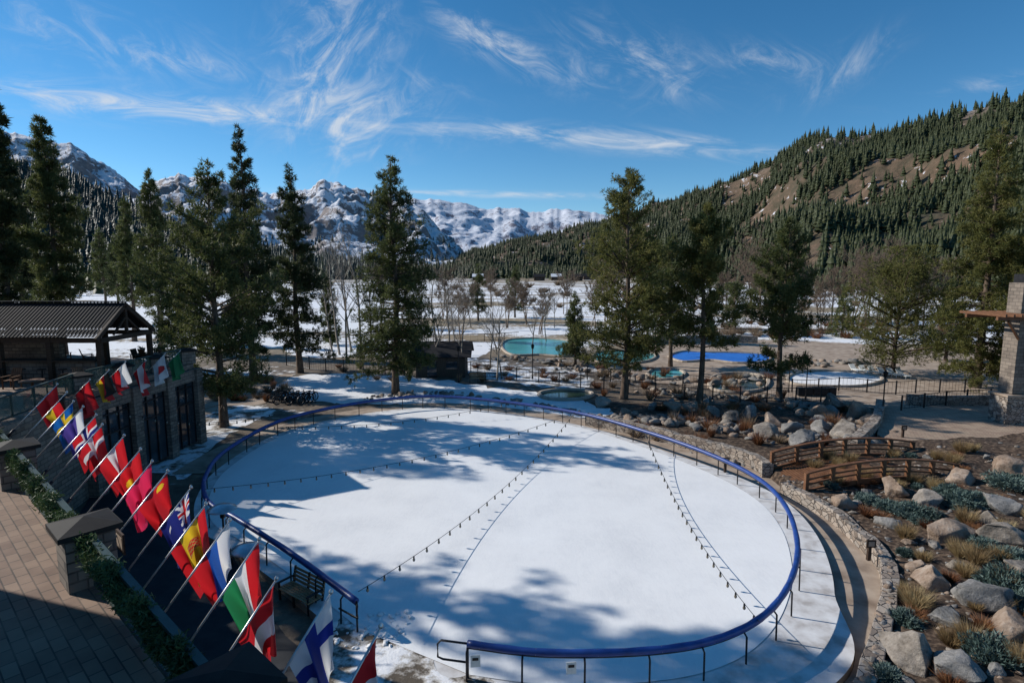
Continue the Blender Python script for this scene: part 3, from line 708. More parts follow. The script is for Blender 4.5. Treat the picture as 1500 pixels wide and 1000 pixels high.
pp=[(q1.x,q1.y),(q2.x,q2.y),(gp(500,1000).x,gp(500,1000).y),(gp(415,930).x,gp(415,930).y),(gp(330,800).x,gp(330,800).y),(gp(255,745).x,gp(255,745).y),(gp(150,700).x,gp(150,700).y)]
mb.prism(pp,G-.05,G+.045,0); mb.obj('lower_patio_shade_pavement',[patioshade])  # sheet laid where shade falls under the flags; its darkness is painted in

# pavilion
pv=empty('bar_pavilion'); roofm=nmat('metal_roof',[(.012,.012,.014),(.024,.024,.027)],2,.75,metal=0,spec=.2)
px0,px1=-33.0,-21.9; y0,y1=30.2,34.4; ze=7.45; zr=9.15; ym=(y0+y1)/2
mb=MB()
for k in range(56):
    xa=px0+(px1-px0)*k/56; xb=px0+(px1-px0)*(k+1)/56; xm=xa+(xb-xa)*.82
    for (ya) in (y0-.3,y1+.3):
        mb.add([(xa,ya,ze),(xm,ya,ze),(xm,ym,zr),(xa,ym,zr)],[(0,1,2,3)],0)
        mb.add([(xm,ya,ze+.03),(xb,ya,ze+.03),(xb,ym,zr+.03),(xm,ym,zr+.03)],[(0,1,2,3)],0)
        mb.add([(xm,ya,ze),(xm,ya,ze+.03),(xm,ym,zr+.03),(xm,ym,zr)],[(0,1,2,3)],0)
mb.beam((px0,ym,zr+.06),(px1,ym,zr+.06),.3,.06,0)
mb.obj('roof',[roofm],pv)
mb=MB()
for x in(px1-.1,px0+.1):
    mb.beam((x,y0-.35,ze-.14),(x,ym,zr-.14),.14,.22,0); mb.beam((x,y1+.35,ze-.14),(x,ym,zr-.14),.14,.22,0); mb.beam((x,y0,ze-.2),(x,y1,ze-.2),.2,.25,0); mb.beam((x,ym,ze),(x,ym,zr-.2),.14,.14,0)
    mb.beam((x,y0+1,ze),(x,ym,zr-.8),.1,.1,0); mb.beam((x,y1-1,ze),(x,ym,zr-.8),.1,.1,0)
for y in(y0,y1):
    mb.beam((px0,y,ze-.2),(px1,y,ze-.2),.18,.25,0)
    for k in range(5): x=px0+.2+(px1-px0-.4)*k/4; mb.box((x,y,TZ+1.15),(.24,.24,2.3),0)
mb.obj('timber_frame',[woodD],pv)
mb=MB(); mb.box((-27.5,30.6,TZ+.55),(10,.6,1.1),0); mb.box((-27.5,30.5,TZ+1.14),(10.3,.85,.08),1); mb.box((-29.5,33.8,TZ+1.1),(5,.4,2.0),0)
for k in range(8): mb.cyl((-31.5+k*1.1,29.7,TZ),(-31.5+k*1.1,29.7,TZ+.75),.04,mi=2); mb.cyl((-31.5+k*1.1,29.7,TZ+.75),(-31.5+k*1.1,29.7,TZ+.8),.2,n=12,mi=1)
mb.obj('bar_counter',[blk,woodD,metal],pv)
def chair(x,y,z,rz,mat):
    mb=MB(); M=Matrix.Rotation(rz,3,'Z'); o=Vector((x,y,z))
    def bx(c,d): mb.box(o+M@Vector(c),d,0,rz)
    for k in range(5): bx((-.22+.11*k,0,.42),(.09,.5,.03))
    for k in range(5): mb.beam(o+M@Vector((-.22+.11*k,.25,.4)),o+M@Vector((-.22+.11*k,.42,1.0)),.09,.025,0)
    for a in(-.27,.27):
        bx((a,-.22,.3),(.05,.05,.6)); bx((a,.25,.3),(.05,.05,.6)); bx((a,0,.62),(.09,.6,.03))
    mb.obj('wooden_chair',[mat])
def table(x,y,z,r,mat):
    mb=MB(); mb.cyl((x,y,z+.7),(x,y,z+.76),r,n=20); mb.cyl((x,y,z+.04),(x,y,z+.7),.06); mb.cyl((x,y,z),(x,y,z+.04),r*.5,n=16); mb.obj('round_table',[mat],bevel=.01)
for (x,y,r_) in((-24.3,26,.7),(-22.2,27.2,-1.6),(-27,28,2.5),(-25.5,28.5,0),(-22.2,29,1.2),(-23.5,24.6,2)): chair(x,y,TZ,r_,wood)
table(-23,26.8,TZ,.5,wood); table(-26.2,27.6,TZ,.5,wood); table(-22.5,35.6,TZ,.5,wood)
for k in range(10): chair(-22-rr.random()*8,35.2+rr.random()*1.6,TZ,rr.random()*6,wood if k%2 else woodD)
ht=empty('hotel_building'); mb=MB(); hx,hy=-17.7,12.6
mb.box((hx-10,hy-9,11),(20,18,12),0); mb.obj('walls',[blkR],ht)
mb=MB()
for fl in range(4):
    for k in range(6):
        mb.box((hx+.02,hy-1.6-k*2.7,6.8+fl*2.9),(.12,1.5,1.7),0); mb.box((hx+.05,hy-1.6-k*2.7,5.9+fl*2.9),(.3,1.8,.12),1)
mb.obj('windows',[wglass,woodD],ht)
mb=MB(); mb.prism([(hx+.4,hy+.4),(hx-21,hy+.4),(hx-21,hy-19),(hx+.4,hy-19)],17,17.35,0); mb.obj('roof',[roofm],ht)

# ------------------------------------------------------------ flags
m,nt,b=newmat('flag_cloth'); at_=nt.nodes.new('ShaderNodeAttribute'); at_.attribute_name='Col'
wv=noi(nt,pos(nt),60,2); colr=mixc(nt,MA(nt,'MULTIPLY',wv,.2),at_.outputs['Color'],(.1,.1,.1))
nt.links.new(colr,b.inputs['Base Color']); b.inputs['Roughness'].default_value=.75
t=nt.nodes.new('ShaderNodeBsdfTranslucent'); nt.links.new(at_.outputs['Color'],t.inputs[0]); mx=nt.nodes.new('ShaderNodeMixShader'); mx.inputs[0].default_value=.45
nt.links.new(b.outputs[0],mx.inputs[1]); nt.links.new(t.outputs[0],mx.inputs[2]); nt.links.new(mx.outputs[0],nt.nodes['Material Output'].inputs['Surface']); cloth=m
pole=nmat('pole_aluminium',[(.45,.45,.46),(.6,.6,.6)],5,.35,metal=.7)
RED=(.60,.018,.025);WH=(.8,.8,.8);BL=(.02,.04,.30);YE=(.8,.55,.03);GR=(.02,.22,.08);PK=(.72,.03,.11);NV=(.02,.03,.20)
def fcol(k,u,v):
    if k=='fin': return BL if (abs(u-.36)<.10 or abs(v-.5)<.14) else WH
    if k=='den': return WH if (abs(u-.36)<.08 or abs(v-.5)<.11) else RED
    if k=='swe': return YE if (abs(u-.36)<.08 or abs(v-.5)<.11) else (.01,.12,.42)
    if k=='nor': return NV if (abs(u-.36)<.06 or abs(v-.5)<.08) else (WH if (abs(u-.36)<.12 or abs(v-.5)<.16) else RED)
    if k=='hun': return RED if v<.33 else WH if v<.66 else GR
    if k=='per': return RED if (u<.33 or u>.66) else WH
    if k=='slo': return WH if v<.33 else (.02,.10,.42) if v<.66 else RED
    if k=='spa':
        if abs(u-.35)<.1 and abs(v-.5)<.14: return RED if (int(u*30)+int(v*20))%2 else (.5,.3,.1)
        return RED if (v<.25 or v>.75) else YE
    if k=='aus':
        if u<.5 and v<.5:
            a,b_=u*2,v*2
            if abs(a-.5)<.07 or abs(b_-.5)<.1: return RED
            if abs(a-.5)<.14 or abs(b_-.5)<.18 or abs(a-b_)<.10 or abs(a+b_-1)<.10: return WH
            return NV
        for (x,y) in((.25,.75),(.75,.2),(.75,.8),(.62,.45),(.88,.4)):
            if abs(u-x)<.04 and abs(v-y)<.06: return WH
        return NV
    if k=='aut': return WH if .33<v<.66 else RED
    if k=='chn': return YE if ((u-.17)**2+((v-.27)*.7)**2<.006) else RED
    if k=='vie': return YE if ((u-.5)**2+((v-.5)*.7)**2<.012) else RED
    if k=='jpn': return RED if ((u-.5)**2+((v-.5)*.7)**2<.04) else WH
    if k=='pol': return WH if v<.5 else RED
    if k=='ger': return (.01,.01,.01) if v<.33 else RED if v<.66 else YE
    if k=='pur': return (.09,.06,.3) if v>.3 else WH
    if k=='pk': return PK
    if k=='grn': return GR
    return RED
def flag(tip,out,kind,seed,hoist=1.0,fly=1.45,ol=1.45,ul=1.55):
    base=tip-out*ol-Vector((0,0,ul)); rg=random.Random(seed)
    e=empty('flagpole_with_flag'); mb=MB(); mb.cyl(base,tip,.022,.016,8); mb.lathe(tip,[(.001,-.03),(.035,0),(.035,.03),(.001,.07)],8)
    mb.cyl(base-(tip-base).normalized()*.05,base+(tip-base).normalized()*.3,.045,mi=1); mb.obj('pole',[pole,metal],e,smooth=True)
    pd=(base-tip).normalized(); down=Vector((0,0,-1)); nr=pd.cross(down).normalized(); hz=Vector((pd.x,pd.y,0)).normalized()
    nu,nv=60,40; V=[];Fc=[];cols=[]; ph=rg.random()*6; fl=rg.uniform(.75,1.0)*fly; wnd=rg.uniform(-.2,.2); fr=rg.uniform(9,14); gt=rg.uniform(.55,.85)
    for i in range(nu+1):
        t=i/nu
        for j in range(nv+1):
            s=j/nv
            p=tip+pd*(.05+hoist*s)+down*(fl*t*.88)
            p-=hz*hoist*s*.60*t*gt
            am=.03+.15*t**.7
            p+=nr*(am*math.sin(s*fr+ph+t*1.6)+.07*t*math.sin(s*19+ph*2+t*3)+wnd*t*.6)
            p+=hz*(.12*t*math.sin(s*fr+ph+1.4)); p.z+=.08*math.sin(s*6+ph)*t
            V.append(p)
    for i in range(nu):
        for j in range(nv):
            a=i*(nv+1)+j; Fc.append((a,a+1,a+nv+2,a+nv+1)); cols.append(fcol(kind,(i+.5)/nu,(j+.5)/nv))
    me=bpy.data.meshes.new('cloth'); me.from_pydata(V,[],Fc); me.materials.append(cloth)
    ca=me.color_attributes.new('Col','FLOAT_COLOR','CORNER'); arr=np.ones((len(Fc)*4,4),dtype=np.float32); arr[:,:3]=np.repeat(np.array(cols),4,0)
    ca.data.foreach_set('color',arr.ravel()); me.polygons.foreach_set('use_smooth',[True]*len(Fc)); link(bpy.data.objects.new('cloth',me),e)
cpl=(E1+en*(.35+1.45)).dot(en)
FL=[(558,918,'per'),(485,868,'fin'),(405,848,'per'),(380,790,'hun'),(337,762,'slo'),(302,738,'spa'),(280,714,'aus'),(246,690,'chn'),(223,676,'pk'),(206,658,'vie'),(182,638,'aut'),(150,622,'den'),(141,608,'nor'),(122,596,'pur'),(108,588,'swe'),(98,575,'ger'),(84,563,'red')]
for i,(px,py,k) in enumerate(FL):
    r=ray(px,py); t=cpl/(r.dot(en)); tip=Vector((0,0,H))+r*t; flag(tip,en,k,i,.98 if i<6 else .88,1.4 if i<6 else 1.2)
for i,(px,py,k) in enumerate([(132,556,'red'),(160,542,'ger'),(184,530,'pol'),(214,528,'aut'),(242,518,'jpn'),(264,514,'grn')]):
    r=ray(px,py); tip=Vector((0,0,H))+r*((C+dn_*1.4).dot(dn_)/r.dot(dn_)); flag(tip,dn_,k,i+40,1.0,1.5,1.3,1.2)

# ------------------------------------------------------------ bench, heaters, bikes
benchw=nmat('bench_timber',[(.28,.16,.08),(.42,.27,.15)],3,.6,.2,.01,(1,1,6))
def bench(c,rz):
    e=empty('park_bench'); M=Matrix.Rotation(rz,3,'Z'); mb=MB(); L=1.7
    for k in range(6): mb.box(c+M@Vector((0,-.25+.1*k,.45)),(L,.08,.035),0,rz)
    mb.obj('seat',[benchw],e,bevel=.005); mb=MB()
    for k in range(4): mb.box(c+M@Vector((0,.32+.03*k,.56+.12*k)),(L,.035,.09),0,rz)
    mb.obj('backrest',[benchw],e,bevel=.005); mb=MB()
    for x in(-L/2+.05,0,L/2-.05):
        mb.box(c+M@Vector((x,-.24,.22)),(.06,.06,.40),0,rz); mb.beam(c+M@Vector((x,.26,0)),c+M@Vector((x,.42,.98)),.06,.06,0); mb.box(c+M@Vector((x,0,.40)),(.05,.54,.05),0,rz)
        if x: mb.box(c+M@Vector((x,.02,.66)),(.08,.62,.04),0,rz); mb.box(c+M@Vector((x,-.25,.55)),(.05,.05,.18),0,rz)
    mb.obj('frame',[metal],e)
q=gp(440,885,G); bench(q,math.radians(-35))
bench(gp(700,560),.1)
steel=nmat('brushed_steel',[(.4,.4,.42),(.55,.55,.57)],6,.3,metal=.8)
for px,py in((325,738),(362,796)):
    c=gp(px,py,2.2); mb=MB(); c0=Vector((c.x,c.y,G)); mb.lathe(c0,[(.0,.0),(.25,0),(.25,.6),(.2,.65),(.04,.7),(.035,1.95),(.09,1.97),(.1,2.25),(.02,2.3)],16,1); mb.lathe(c0,[(.52,2.30),(.5,2.34),(.25,2.46),(.0,2.5)],24,0); mb.obj('patio_heater',[steel,metal],smooth=True)
def bike(c,rz):
    M=Matrix.Rotation(rz,3,'Z'); mb=MB(); P=lambda x,z,y=0:c+M@Vector((x,y,z))
    for x in(-.55,.55):
        mb.tube([P(x+.36*math.cos(a),.38+.36*math.sin(a)) for a in np.linspace(0,6.2832,21)[:-1]],.05,6,0,True)
        for a in np.linspace(0,3.14,9)[:-1]: mb.cyl(P(x+.33*math.cos(a),.38+.33*math.sin(a)),P(x-.33*math.cos(a),.38-.33*math.sin(a)),.008,n=3)
    for a,b_ in(((-.55,.38),(-.05,.35)),((-.55,.38),(-.15,.82)),((-.05,.35),(-.18,.96)),((-.05,.35),(.38,.82)),((-.15,.82),(.36,.9)),((.36,1.02),(.55,.38))): mb.cyl(P(*a),P(*b_),.032,n=6,mi=1)
    mb.cyl(P(.36,1.03,-.3),P(.36,1.03,.3),.02,n=6); mb.box(P(-.19,.98),(.28,.15,.07),0,rz); mb.obj('bicycle',[metal,metal])
for k in range(7): p=gp(408+k*8,588+(k%2)*3); bike(p,.5+k*.12)
mb=MB(); a=gp(402,590);b_=gp(462,590)
mb.tube([a,a+Vector((0,0,.8)),b_+Vector((0,0,.8)),b_],.03,6); mb.obj('bicycle_rack',[metal])
def lamp(px,py,h=3.2,z=G):
    p=gp(px,py,z); mb=MB(); mb.cyl(p,p+Vector((0,0,h)),.05,.04,8); mb.cyl(p,p+Vector((0,0,.3)),.1,.08,8)
    mb.lathe(p+Vector((0,0,h)),[(.0,0),(.12,.0),(.16,.3),(.2,.32),(.05,.5),(0,.52)],10,1); mb.obj('street_lamp',[metal,capm])
for q in((672,560),(1292,612),(1180,585),(780,555),(1155,575),(1430,560)): lamp(*q)
for px,py in((1322,640),(1272,818),(1015,612),(1062,690)):
    p=gp(px,py,.1); mb=MB(); mb.box(p+Vector((0,0,.3)),(.12,.12,.7),0); mb.box(p+Vector((0,-.09,.65)),(.35,.05,.3),0); mb.box(p+Vector((0,-.12,.65)),(.22,.01,.18),1); mb.obj('bollard_sign',[woodD,conc])
hutw=nmat('weathered_boards',[(.05,.04,.033),(.11,.085,.068)],3,.85,.5,.02,(6,6,.5))
hp=empty('wooden_hut'); c=gp(645,553); mb=MB(); mb.box((c.x,c.y+2,.9),(5.2,3.6,2.4),0); mb.box((c.x-.9,c.y+.18,.6),(1.0,.08,1.8),1); mb.box((c.x+1.2,c.y+.18,1.0),(1.2,.08,.8),1)
mb.obj('walls',[hutw,wglass],hp)
mb=MB()
for sgn in(-1,1): mb.add([(c.x-3.3,c.y+2+sgn*2.4,1.95),(c.x+3.3,c.y+2+sgn*2.4,1.95),(c.x+3.3,c.y+2,3.2),(c.x-3.3,c.y+2,3.2)],[(0,1,2,3)],0)
for sx_ in(-2.6,2.6): mb.add([(c.x+sx_,c.y+.2,2.1),(c.x+sx_,c.y+3.8,2.1),(c.x+sx_,c.y+2,3.1)],[(0,1,2)],1)
o=mb.obj('roof',[roofm,hutw],hp); sl=o.modifiers.new('s','SOLIDIFY'); sl.thickness=.1
tw=empty('stone_lodge'); c=gp(1474,618,.1); mb=MB()
mb.box((c.x,c.y,1.1),(1.5,1.5,2.0),0); mb.box((c.x,c.y,2.17),(1.7,1.7,.14),1); mb.obj('column_base',[wallst,conc],tw)
mb=MB(); mb.box((c.x+.5,c.y,6.2),(1.7,1.2,7.8),0); mb.box((c.x+.5,c.y,10.4),(1.3,1.0,.6),1); mb.box((c.x+4.4,c.y+.8,4),(6,1.2,8),0); mb.obj('walls',[blkR,metal],tw)
mb=MB()
for k in range(9): mb.beam((c.x-2.2+k*.55,c.y-1.6,7.9),(c.x-2.2+k*.55,c.y+2.4,7.9),.12,.18,0)
for y in(-1.1,1.6): mb.beam((c.x-2.4,c.y+y,7.68),(c.x+4,c.y+y,7.68),.18,.24,0)
mb.beam((c.x-1.6,c.y-1.1,7.5),(c.x-.4,c.y-.7,6.2),.14,.14,0)
mb.obj('pergola',[wood],tw)
mb=MB(); mb.box((c.x+.6,c.y-.62,5.5),(.8,.06,1.4),0); mb.obj('window',[wglass],tw)
for dx,dy in((.2,-2.6),(1.2,-3.3)): chair(c.x+dx,c.y+dy,.1,2+dx,wood)
table(c.x+1.0,c.y-2.4,.1,.5,wood)

# ------------------------------------------------------------ hills
def interp(L,x):
    return float(np.interp(x,[a for a,_ in L],[b_ for _,b_ in L]))
def hill(name,ridge,Dr,Db,x0,x1,nu,nv,amp,ns_,mat,prof=1.2,seed=0,rj=3):
    X=np.zeros((nv+6,nu));Y=X.copy();Z=X.copy()
    for i in range(nu):
        px=x0+(x1-x0)*i/(nu-1); u=at(px,395,1).x
        dr=interp(Dr,px);db=interp(Db,px)
        py=interp(ridge,px)+rj*noise.fractal(Vector((px*.03+seed,0,0)),.8,2,6)
        zr=at(px,py,dr).z
        for j in range(nv+6):
            t=j/(nv-1); D=db+(dr-db)*t; x,y=u*D,D
            if t<=1: z=G-1+(zr-G)*t**prof
            else: z=zr*(1-(t-1)*2.2)
            e_=math.sin(min(1,t)*math.pi)**.6 if t<1 else 0
            nz=noise.ridged_multi_fractal(Vector((x*ns_,y*ns_,seed)),1,2.1,6,1,2)-1.1
            X[j,i]=x;Y[j,i]=y;Z[j,i]=z+amp*nz*e_*min(1,(zr+5)/150)
    V=np.stack([X,Y,Z],-1).reshape(-1,3); T=[]
    for j in range(nv+5):
        b0=j*nu
        for i in range(nu-1): a=b0+i; T+=[(a,a+1,a+nu+1),(a,a+nu+1,a+nu)]
    trimesh(name,V,T,[0]*len(T),[mat],smooth=True); return X,Y,Z,nv
def mtn(name,rockc,snowc,sc,th):
    m,nt,b=newmat(name); g=nt.nodes.new('ShaderNodeNewGeometry'); s=nt.nodes.new('ShaderNodeSeparateXYZ'); nt.links.new(g.outputs['Normal'],s.inputs[0])
    n1=noi(nt,pos(nt,(1,1,.6)),sc,12,.68); n2=noi(nt,pos(nt),sc*6,8,.75)
    f=MA(nt,'ADD',MA(nt,'ADD',MA(nt,'MULTIPLY',s.outputs[2],.45),MA(nt,'MULTIPLY',n1,.8)),MA(nt,'MULTIPLY',n2,.7))
    k=sstep(nt,f,th-.02,th+.04); rc=ramp(nt,n2,[(.3,rockc[0]),(.6,rockc[1])])
    nt.links.new(mixc(nt,k,rc,snowc),b.inputs['Base Color']); b.inputs['Roughness'].default_value=.9; bump(nt,b,MA(nt,'ADD',n1,n2),.9,.25/sc*.12); return m
mA=mtn('hazed_mountain_snow_rock',((.13,.13,.17),(.22,.20,.23)),(.56,.59,.66),.006,1.07)  # distance haze tinted blue into both rock and snow colours
mB=mtn('mountain_snow_rock',((.10,.092,.105),(.24,.20,.185)),(.62,.635,.68),.008,1.075)
hill('far_mountain_terrain',[(-200,230),(200,270),(400,285),(560,294),(620,289),(655,294),(700,304),(740,304),(780,310),(830,306),(885,313),(950,330),(1100,380)],[(0,5200)],[(0,3200)],300,1100,300,70,90,.0018,mA,1.1,3,5)
X1=hill('mountain_terrain',[(-400,120),(-100,160),(0,184),(30,193),(60,199),(100,209),(130,216),(160,235),(195,264),(215,276),(240,262),(260,257),(300,258),(340,265),(400,285),(440,279),(470,270),(500,266),(525,275),(560,285),(600,294),(625,310),(650,342),(690,376),(760,392)],[(0,2900)],[(0,1500)],-420,760,460,120,75,.0035,mB,1.0,1,10)
m,nt,b=newmat('hillside_soil'); n1=noi(nt,pos(nt),.012,10,.65); n2=noi(nt,pos(nt),.08,8,.7); s=nt.nodes.new('ShaderNodeSeparateXYZ'); g=nt.nodes.new('ShaderNodeNewGeometry'); nt.links.new(g.outputs['Position'],s.inputs[0])
c=ramp(nt,MA(nt,'ADD',MA(nt,'MULTIPLY',n1,.55),MA(nt,'MULTIPLY',n2,.45)),[(.38,(.035,.038,.018)),(.48,(.085,.062,.036)),(.57,(.15,.095,.06)),(.67,(.34,.24,.155))])
hi=sstep(nt,MA(nt,'ADD',s.outputs[2],MA(nt,'MULTIPLY',n1,160)),290,340)
c=mixc(nt,MA(nt,'MULTIPLY',hi,.5),c,ramp(nt,n2,[(.38,(.12,.10,.08)),(.62,(.34,.29,.245))]))
sn=sstep(nt,MA(nt,'ADD',n2,MA(nt,'MULTIPLY',n1,.35)),.79,.82); nt.links.new(mixc(nt,sn,c,(.6,.62,.66)),b.inputs['Base Color']); b.inputs['Roughness'].default_value=.95; bump(nt,b,n2,.9,3); hm=m
RR=[(560,398),(640,384),(700,368),(800,343),(880,328),(930,312),(950,300),(1000,285),(1050,270),(1100,247),(1150,220),(1175,206),(1200,200),(1240,202),(1290,192),(1350,176),(1420,157),(1500,140),(1700,90),(2000,60),(2600,60)]
XR=hill('forested_hill_terrain',RR,[(560,2600),(900,1900),(1200,1100),(1500,850),(2600,600)],[(560,1100),(900,700),(1200,420),(1500,300),(2600,200)],560,1950,260,90,42,.004,hm,1.12,5,4)
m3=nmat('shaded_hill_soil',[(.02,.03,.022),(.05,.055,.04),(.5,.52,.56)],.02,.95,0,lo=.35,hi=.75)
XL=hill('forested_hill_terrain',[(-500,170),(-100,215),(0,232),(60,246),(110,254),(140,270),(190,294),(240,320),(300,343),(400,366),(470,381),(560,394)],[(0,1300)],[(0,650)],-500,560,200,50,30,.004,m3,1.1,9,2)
def tmpl(seed):
    rg=np.random.default_rng(seed); V=[];T=[];ly=5
    for l in range(ly):
        zb=.06+.17*l; zt=min(1,zb+.30); r=.20*(1-l/(ly+.3))*rg.uniform(.85,1.15); o=len(V); k=7
        for j in range(k): a=6.2832*(j+rg.random()*.5)/k; rr_=r*rg.uniform(.6,1.25); V.append((rr_*math.cos(a),rr_*math.sin(a),zb+rg.uniform(-.03,.03)))
        V.append((0,0,zt)); T+=[(o+j,o+(j+1)%k,o+k) for j in range(k)]
    return np.array(V),np.array(T)
TM=[tmpl(i) for i in range(5)]
def forest(name,P,S,mat,seed=0,wide=1.0):
    rng=np.random.default_rng(seed); Vs=[];Ts=[];o=0
    for k in range(5):
        idx=np.arange(len(P))%5==k; p=P[idx];s=S[idx]; v,t=TM[k]
        a=rng.random(len(p))*6.28; ca,sa=np.cos(a),np.sin(a); w=s*wide*rng.uniform(.75,1.3,len(p))
        VV=np.stack([(v[None,:,0]*ca[:,None]-v[None,:,1]*sa[:,None])*w[:,None],(v[None,:,0]*sa[:,None]+v[None,:,1]*ca[:,None])*w[:,None],v[None,:,2]*s[:,None]],-1)+p[:,None,:]
        TT=t[None]+(np.arange(len(p))*len(v))[:,None,None]+o; o+=VV.shape[0]*VV.shape[1]; Vs.append(VV.reshape(-1,3));Ts.append(TT.reshape(-1,3))
    T=np.concatenate(Ts); trimesh(name,np.concatenate(Vs),T,[0]*len(T),[mat])
def scatter(H_,n,seed,hmin,hmax,dens,tpow=1.0):
    X,Y,Z,nv=H_; rng=np.random.default_rng(seed); nu=X.shape[1]; P=[]
    while len(P)<n:
        i=rng.random()*(nu-1.01); j=(rng.random()**tpow)*(nv-1.01); a,b_=int(i),int(j); f,g=i-a,j-b_
        q=[]
        for A in(X,Y,Z): q.append((A[b_,a]*(1-f)+A[b_,a+1]*f)*(1-g)+(A[b_+1,a]*(1-f)+A[b_+1,a+1]*f)*g)
        d=dens(q,j/nv)
        if rng.random()<d: P.append((q[0],q[1],q[2]-.5))
    return np.array(P),rng.uniform(hmin,hmax,n)*rng.uniform(.6,1.15,n)
def dR(q,t):
    v=noise.fractal(Vector((q[0]*.009,q[1]*.009,2)),1,2,5)
    return max(.10,min(1,.62+1.9*v-(.2*t if q[0]>300 else 0)+(.5 if t<.25 else 0)))
P,S=scatter(XR,30000,1,10,24,dR,.75); forest('distant_forest',P,S,farneedle,1)
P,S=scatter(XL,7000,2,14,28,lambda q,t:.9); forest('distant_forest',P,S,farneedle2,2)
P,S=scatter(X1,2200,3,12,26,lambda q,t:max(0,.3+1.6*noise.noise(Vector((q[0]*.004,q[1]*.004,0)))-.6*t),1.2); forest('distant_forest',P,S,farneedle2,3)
rng=np.random.default_rng(8); P=[];S=[]
for _ in range(1500):
    px=rng.uniform(480,1250); D=rng.uniform(650,1100); q=at(px,395,D); P.append((q.x,D,G)); S.append(rng.uniform(8,20))
for _ in range(260):
    px=rng.uniform(-200,480); D=rng.uniform(250,600); q=at(px,395,D); P.append((q.x,D,G)); S.append(rng.uniform(10,20))
for _ in range(170):
    px=rng.uniform(1050,1800); D=rng.uniform(230,420); q=at(px,395,D); P.append((q.x,D,G)); S.append(rng.uniform(8,17))
forest('valley_tree_belt',np.array(P),np.array(S),farneedle,4)
for i,(px,D) in enumerate([(790,600),(815,620),(845,590),(862,640),(1180,460),(1090,520),(1000,560),(700,620)]):
    q=at(px,395,D); e=empty('wooden_cabin'); z=G; mb=MB(); mb.box((q.x,D,z+2),(11,8,4),0)
    mb.box((q.x-2.5,D-4.05,z+2),(1.6,.15,1.5),1); mb.box((q.x+2.5,D-4.05,z+2),(1.6,.15,1.5),1); mb.box((q.x,D-4.05,z+1.3),(1.2,.15,2.4),1); mb.obj('walls',[woodD,wglass],e)
    mb=MB()
    for sg in(-1,1): mb.add([(q.x-6,D+sg*5,z+3.8),(q.x+6,D+sg*5,z+3.8),(q.x+6,D,z+7),(q.x-6,D,z+7)],[(0,1,2,3)])
    mb.obj('roof',[snow if i%3==1 else roofm],e)

# ------------------------------------------------------------ foreground trees
def Yb(px,py): return gp(px,py).y
cpx(6,45,52,42,440,1,'fir',24000,leafD,nb=170)
cpx(82,170,58,56,450,2,'fir',36000,leafA,nb=200)
cpx(30,230,70,38,440,3,'fir',12000,leafD)
cpx(190,285,90,26,440,5,'fir',9000,leafA)
cpx(228,250,78,40,460,6,'fir',18000,leafA)
cpx(150,335,120,22,420,24,'fir',5000,leafA)
cpx(170,345,110,20,430,29,'fir',5000,leafD)
cpx(312,238,Yb(315,625),82,575,7,'pine',44000,leafA,nb=130)
cpx(362,184,58,52,520,8,'fir',36000,leafD,nb=190)
cpx(432,242,62,54,515,9,'fir',30000,leafD,nb=180)
cpx(262,390,60,40,530,10,'pine',12000,leafD)
cpx(577,230,Yb(577,577),88,545,11,'fir',64000,leafA,nb=260)
cpx(920,248,Yb(920,584),82,540,12,'pine',52000,leafY,nb=170)
cpx(1032,300,Yb(1030,590),50,510,13,'pine',24000,leafY,lean=.01,nb=100)
cpx(985,345,66,38,500,14,'pine',12000,leafA)
cpx(1152,322,Yb(1152,586),60,550,15,'pine',28000,leafA,nb=110)
cpx(1322,362,Yb(1325,548),80,540,16,'round',52000,leafY,nb=110)
cpx(1448,178,54,84,545,17,'fir',70000,leafY,nb=240)
cpx(1535,250,50,60,540,18,'pine',24000,leafY)
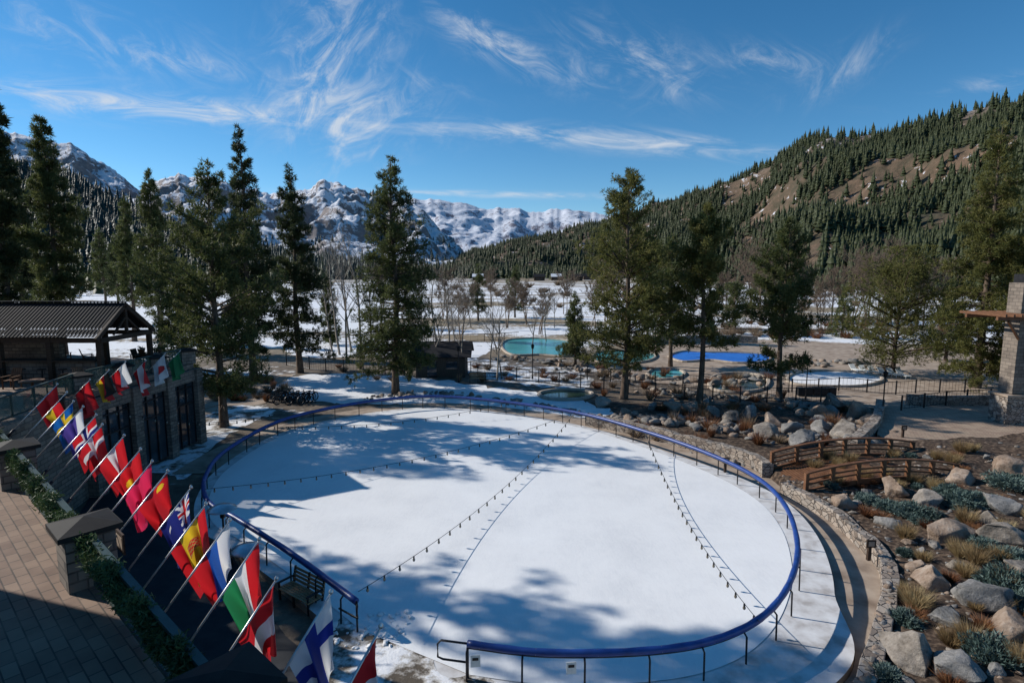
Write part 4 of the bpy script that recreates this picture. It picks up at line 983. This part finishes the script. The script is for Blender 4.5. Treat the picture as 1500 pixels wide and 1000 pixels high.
cpx(1398,410,70,34,520,19,'fir',10000,leafA)
cpx(843,428,Yb(843,535),28,525,20,'fir',10000,leafA,'spruce_tree')
cpx(1080,415,Yb(1080,490),26,475,21,'round',7000,leafA)
cpx(700,388,Yb(700,470),20,460,22,'fir',5000,leafA)
cpx(755,388,Yb(755,465),22,455,23,'fir',5000,leafA)
cpx(1240,420,95,26,490,25,'fir',5000,leafA)
cpx(950,380,90,26,480,26,'round',6000,leafA)
cpx(480,400,85,20,500,27,'fir',5000,leafA)
conifer(-33,26.8,22,3.6,.12,77,'pine',16000,leafD,z0=TZ)
conifer(-44,42.5,27,4.0,.15,78,'pine',12000,leafD)
i=0
for px,py,top,k in[(498,520,330,0),(515,515,345,0),(530,525,320,0),(545,520,350,0),(487,515,350,0),(508,530,365,0),(652,545,405,0),(660,540,390,0),(728,558,410,0),(735,555,440,0),(718,540,430,0),(640,530,370,0),(668,520,410,0),(620,520,390,0),(612,545,430,0),(630,550,440,0),(680,552,430,0),(780,520,440,0),(800,500,420,0),(812,480,420,0),(690,480,390,0),(1115,470,345,1),(1100,465,365,1),(1130,470,360,1),(1270,470,355,1),(1255,480,370,1),(1285,475,360,1),(1300,480,370,1),(1170,470,380,1),(1345,480,380,1),(1220,470,380,1),(770,475,405,1),(740,480,410,1),(870,480,410,1),(890,470,390,1),(1060,480,390,1),(1010,480,400,1),(1375,480,380,1),(1200,485,400,1),(720,450,395,1),(830,460,400,1),(560,480,390,1),(600,470,390,1),(650,470,390,1),(680,500,400,1),(790,490,415,1)]:
    p=gp(px,py); h=at(px,top,p.y).z-G; baretree(p.x,p.y,h,i,aspen if k==0 else twig,.42 if k==0 else .7,'bare_aspen_tree' if k==0 else 'bare_cottonwood_tree',stems=1 if k==0 else 3,thick=p.y/(85 if k==0 else 70),depth=3 if k==0 else 4); i+=1
for k in range(80):
    px=rr.uniform(640,1420); py=rr.uniform(411,455); p=gp(px,py); bush(p.x,p.y,G,p.y*.011,p.y*.010,k+500,leafW,'g',200,'willow_thicket',p.y*.006)
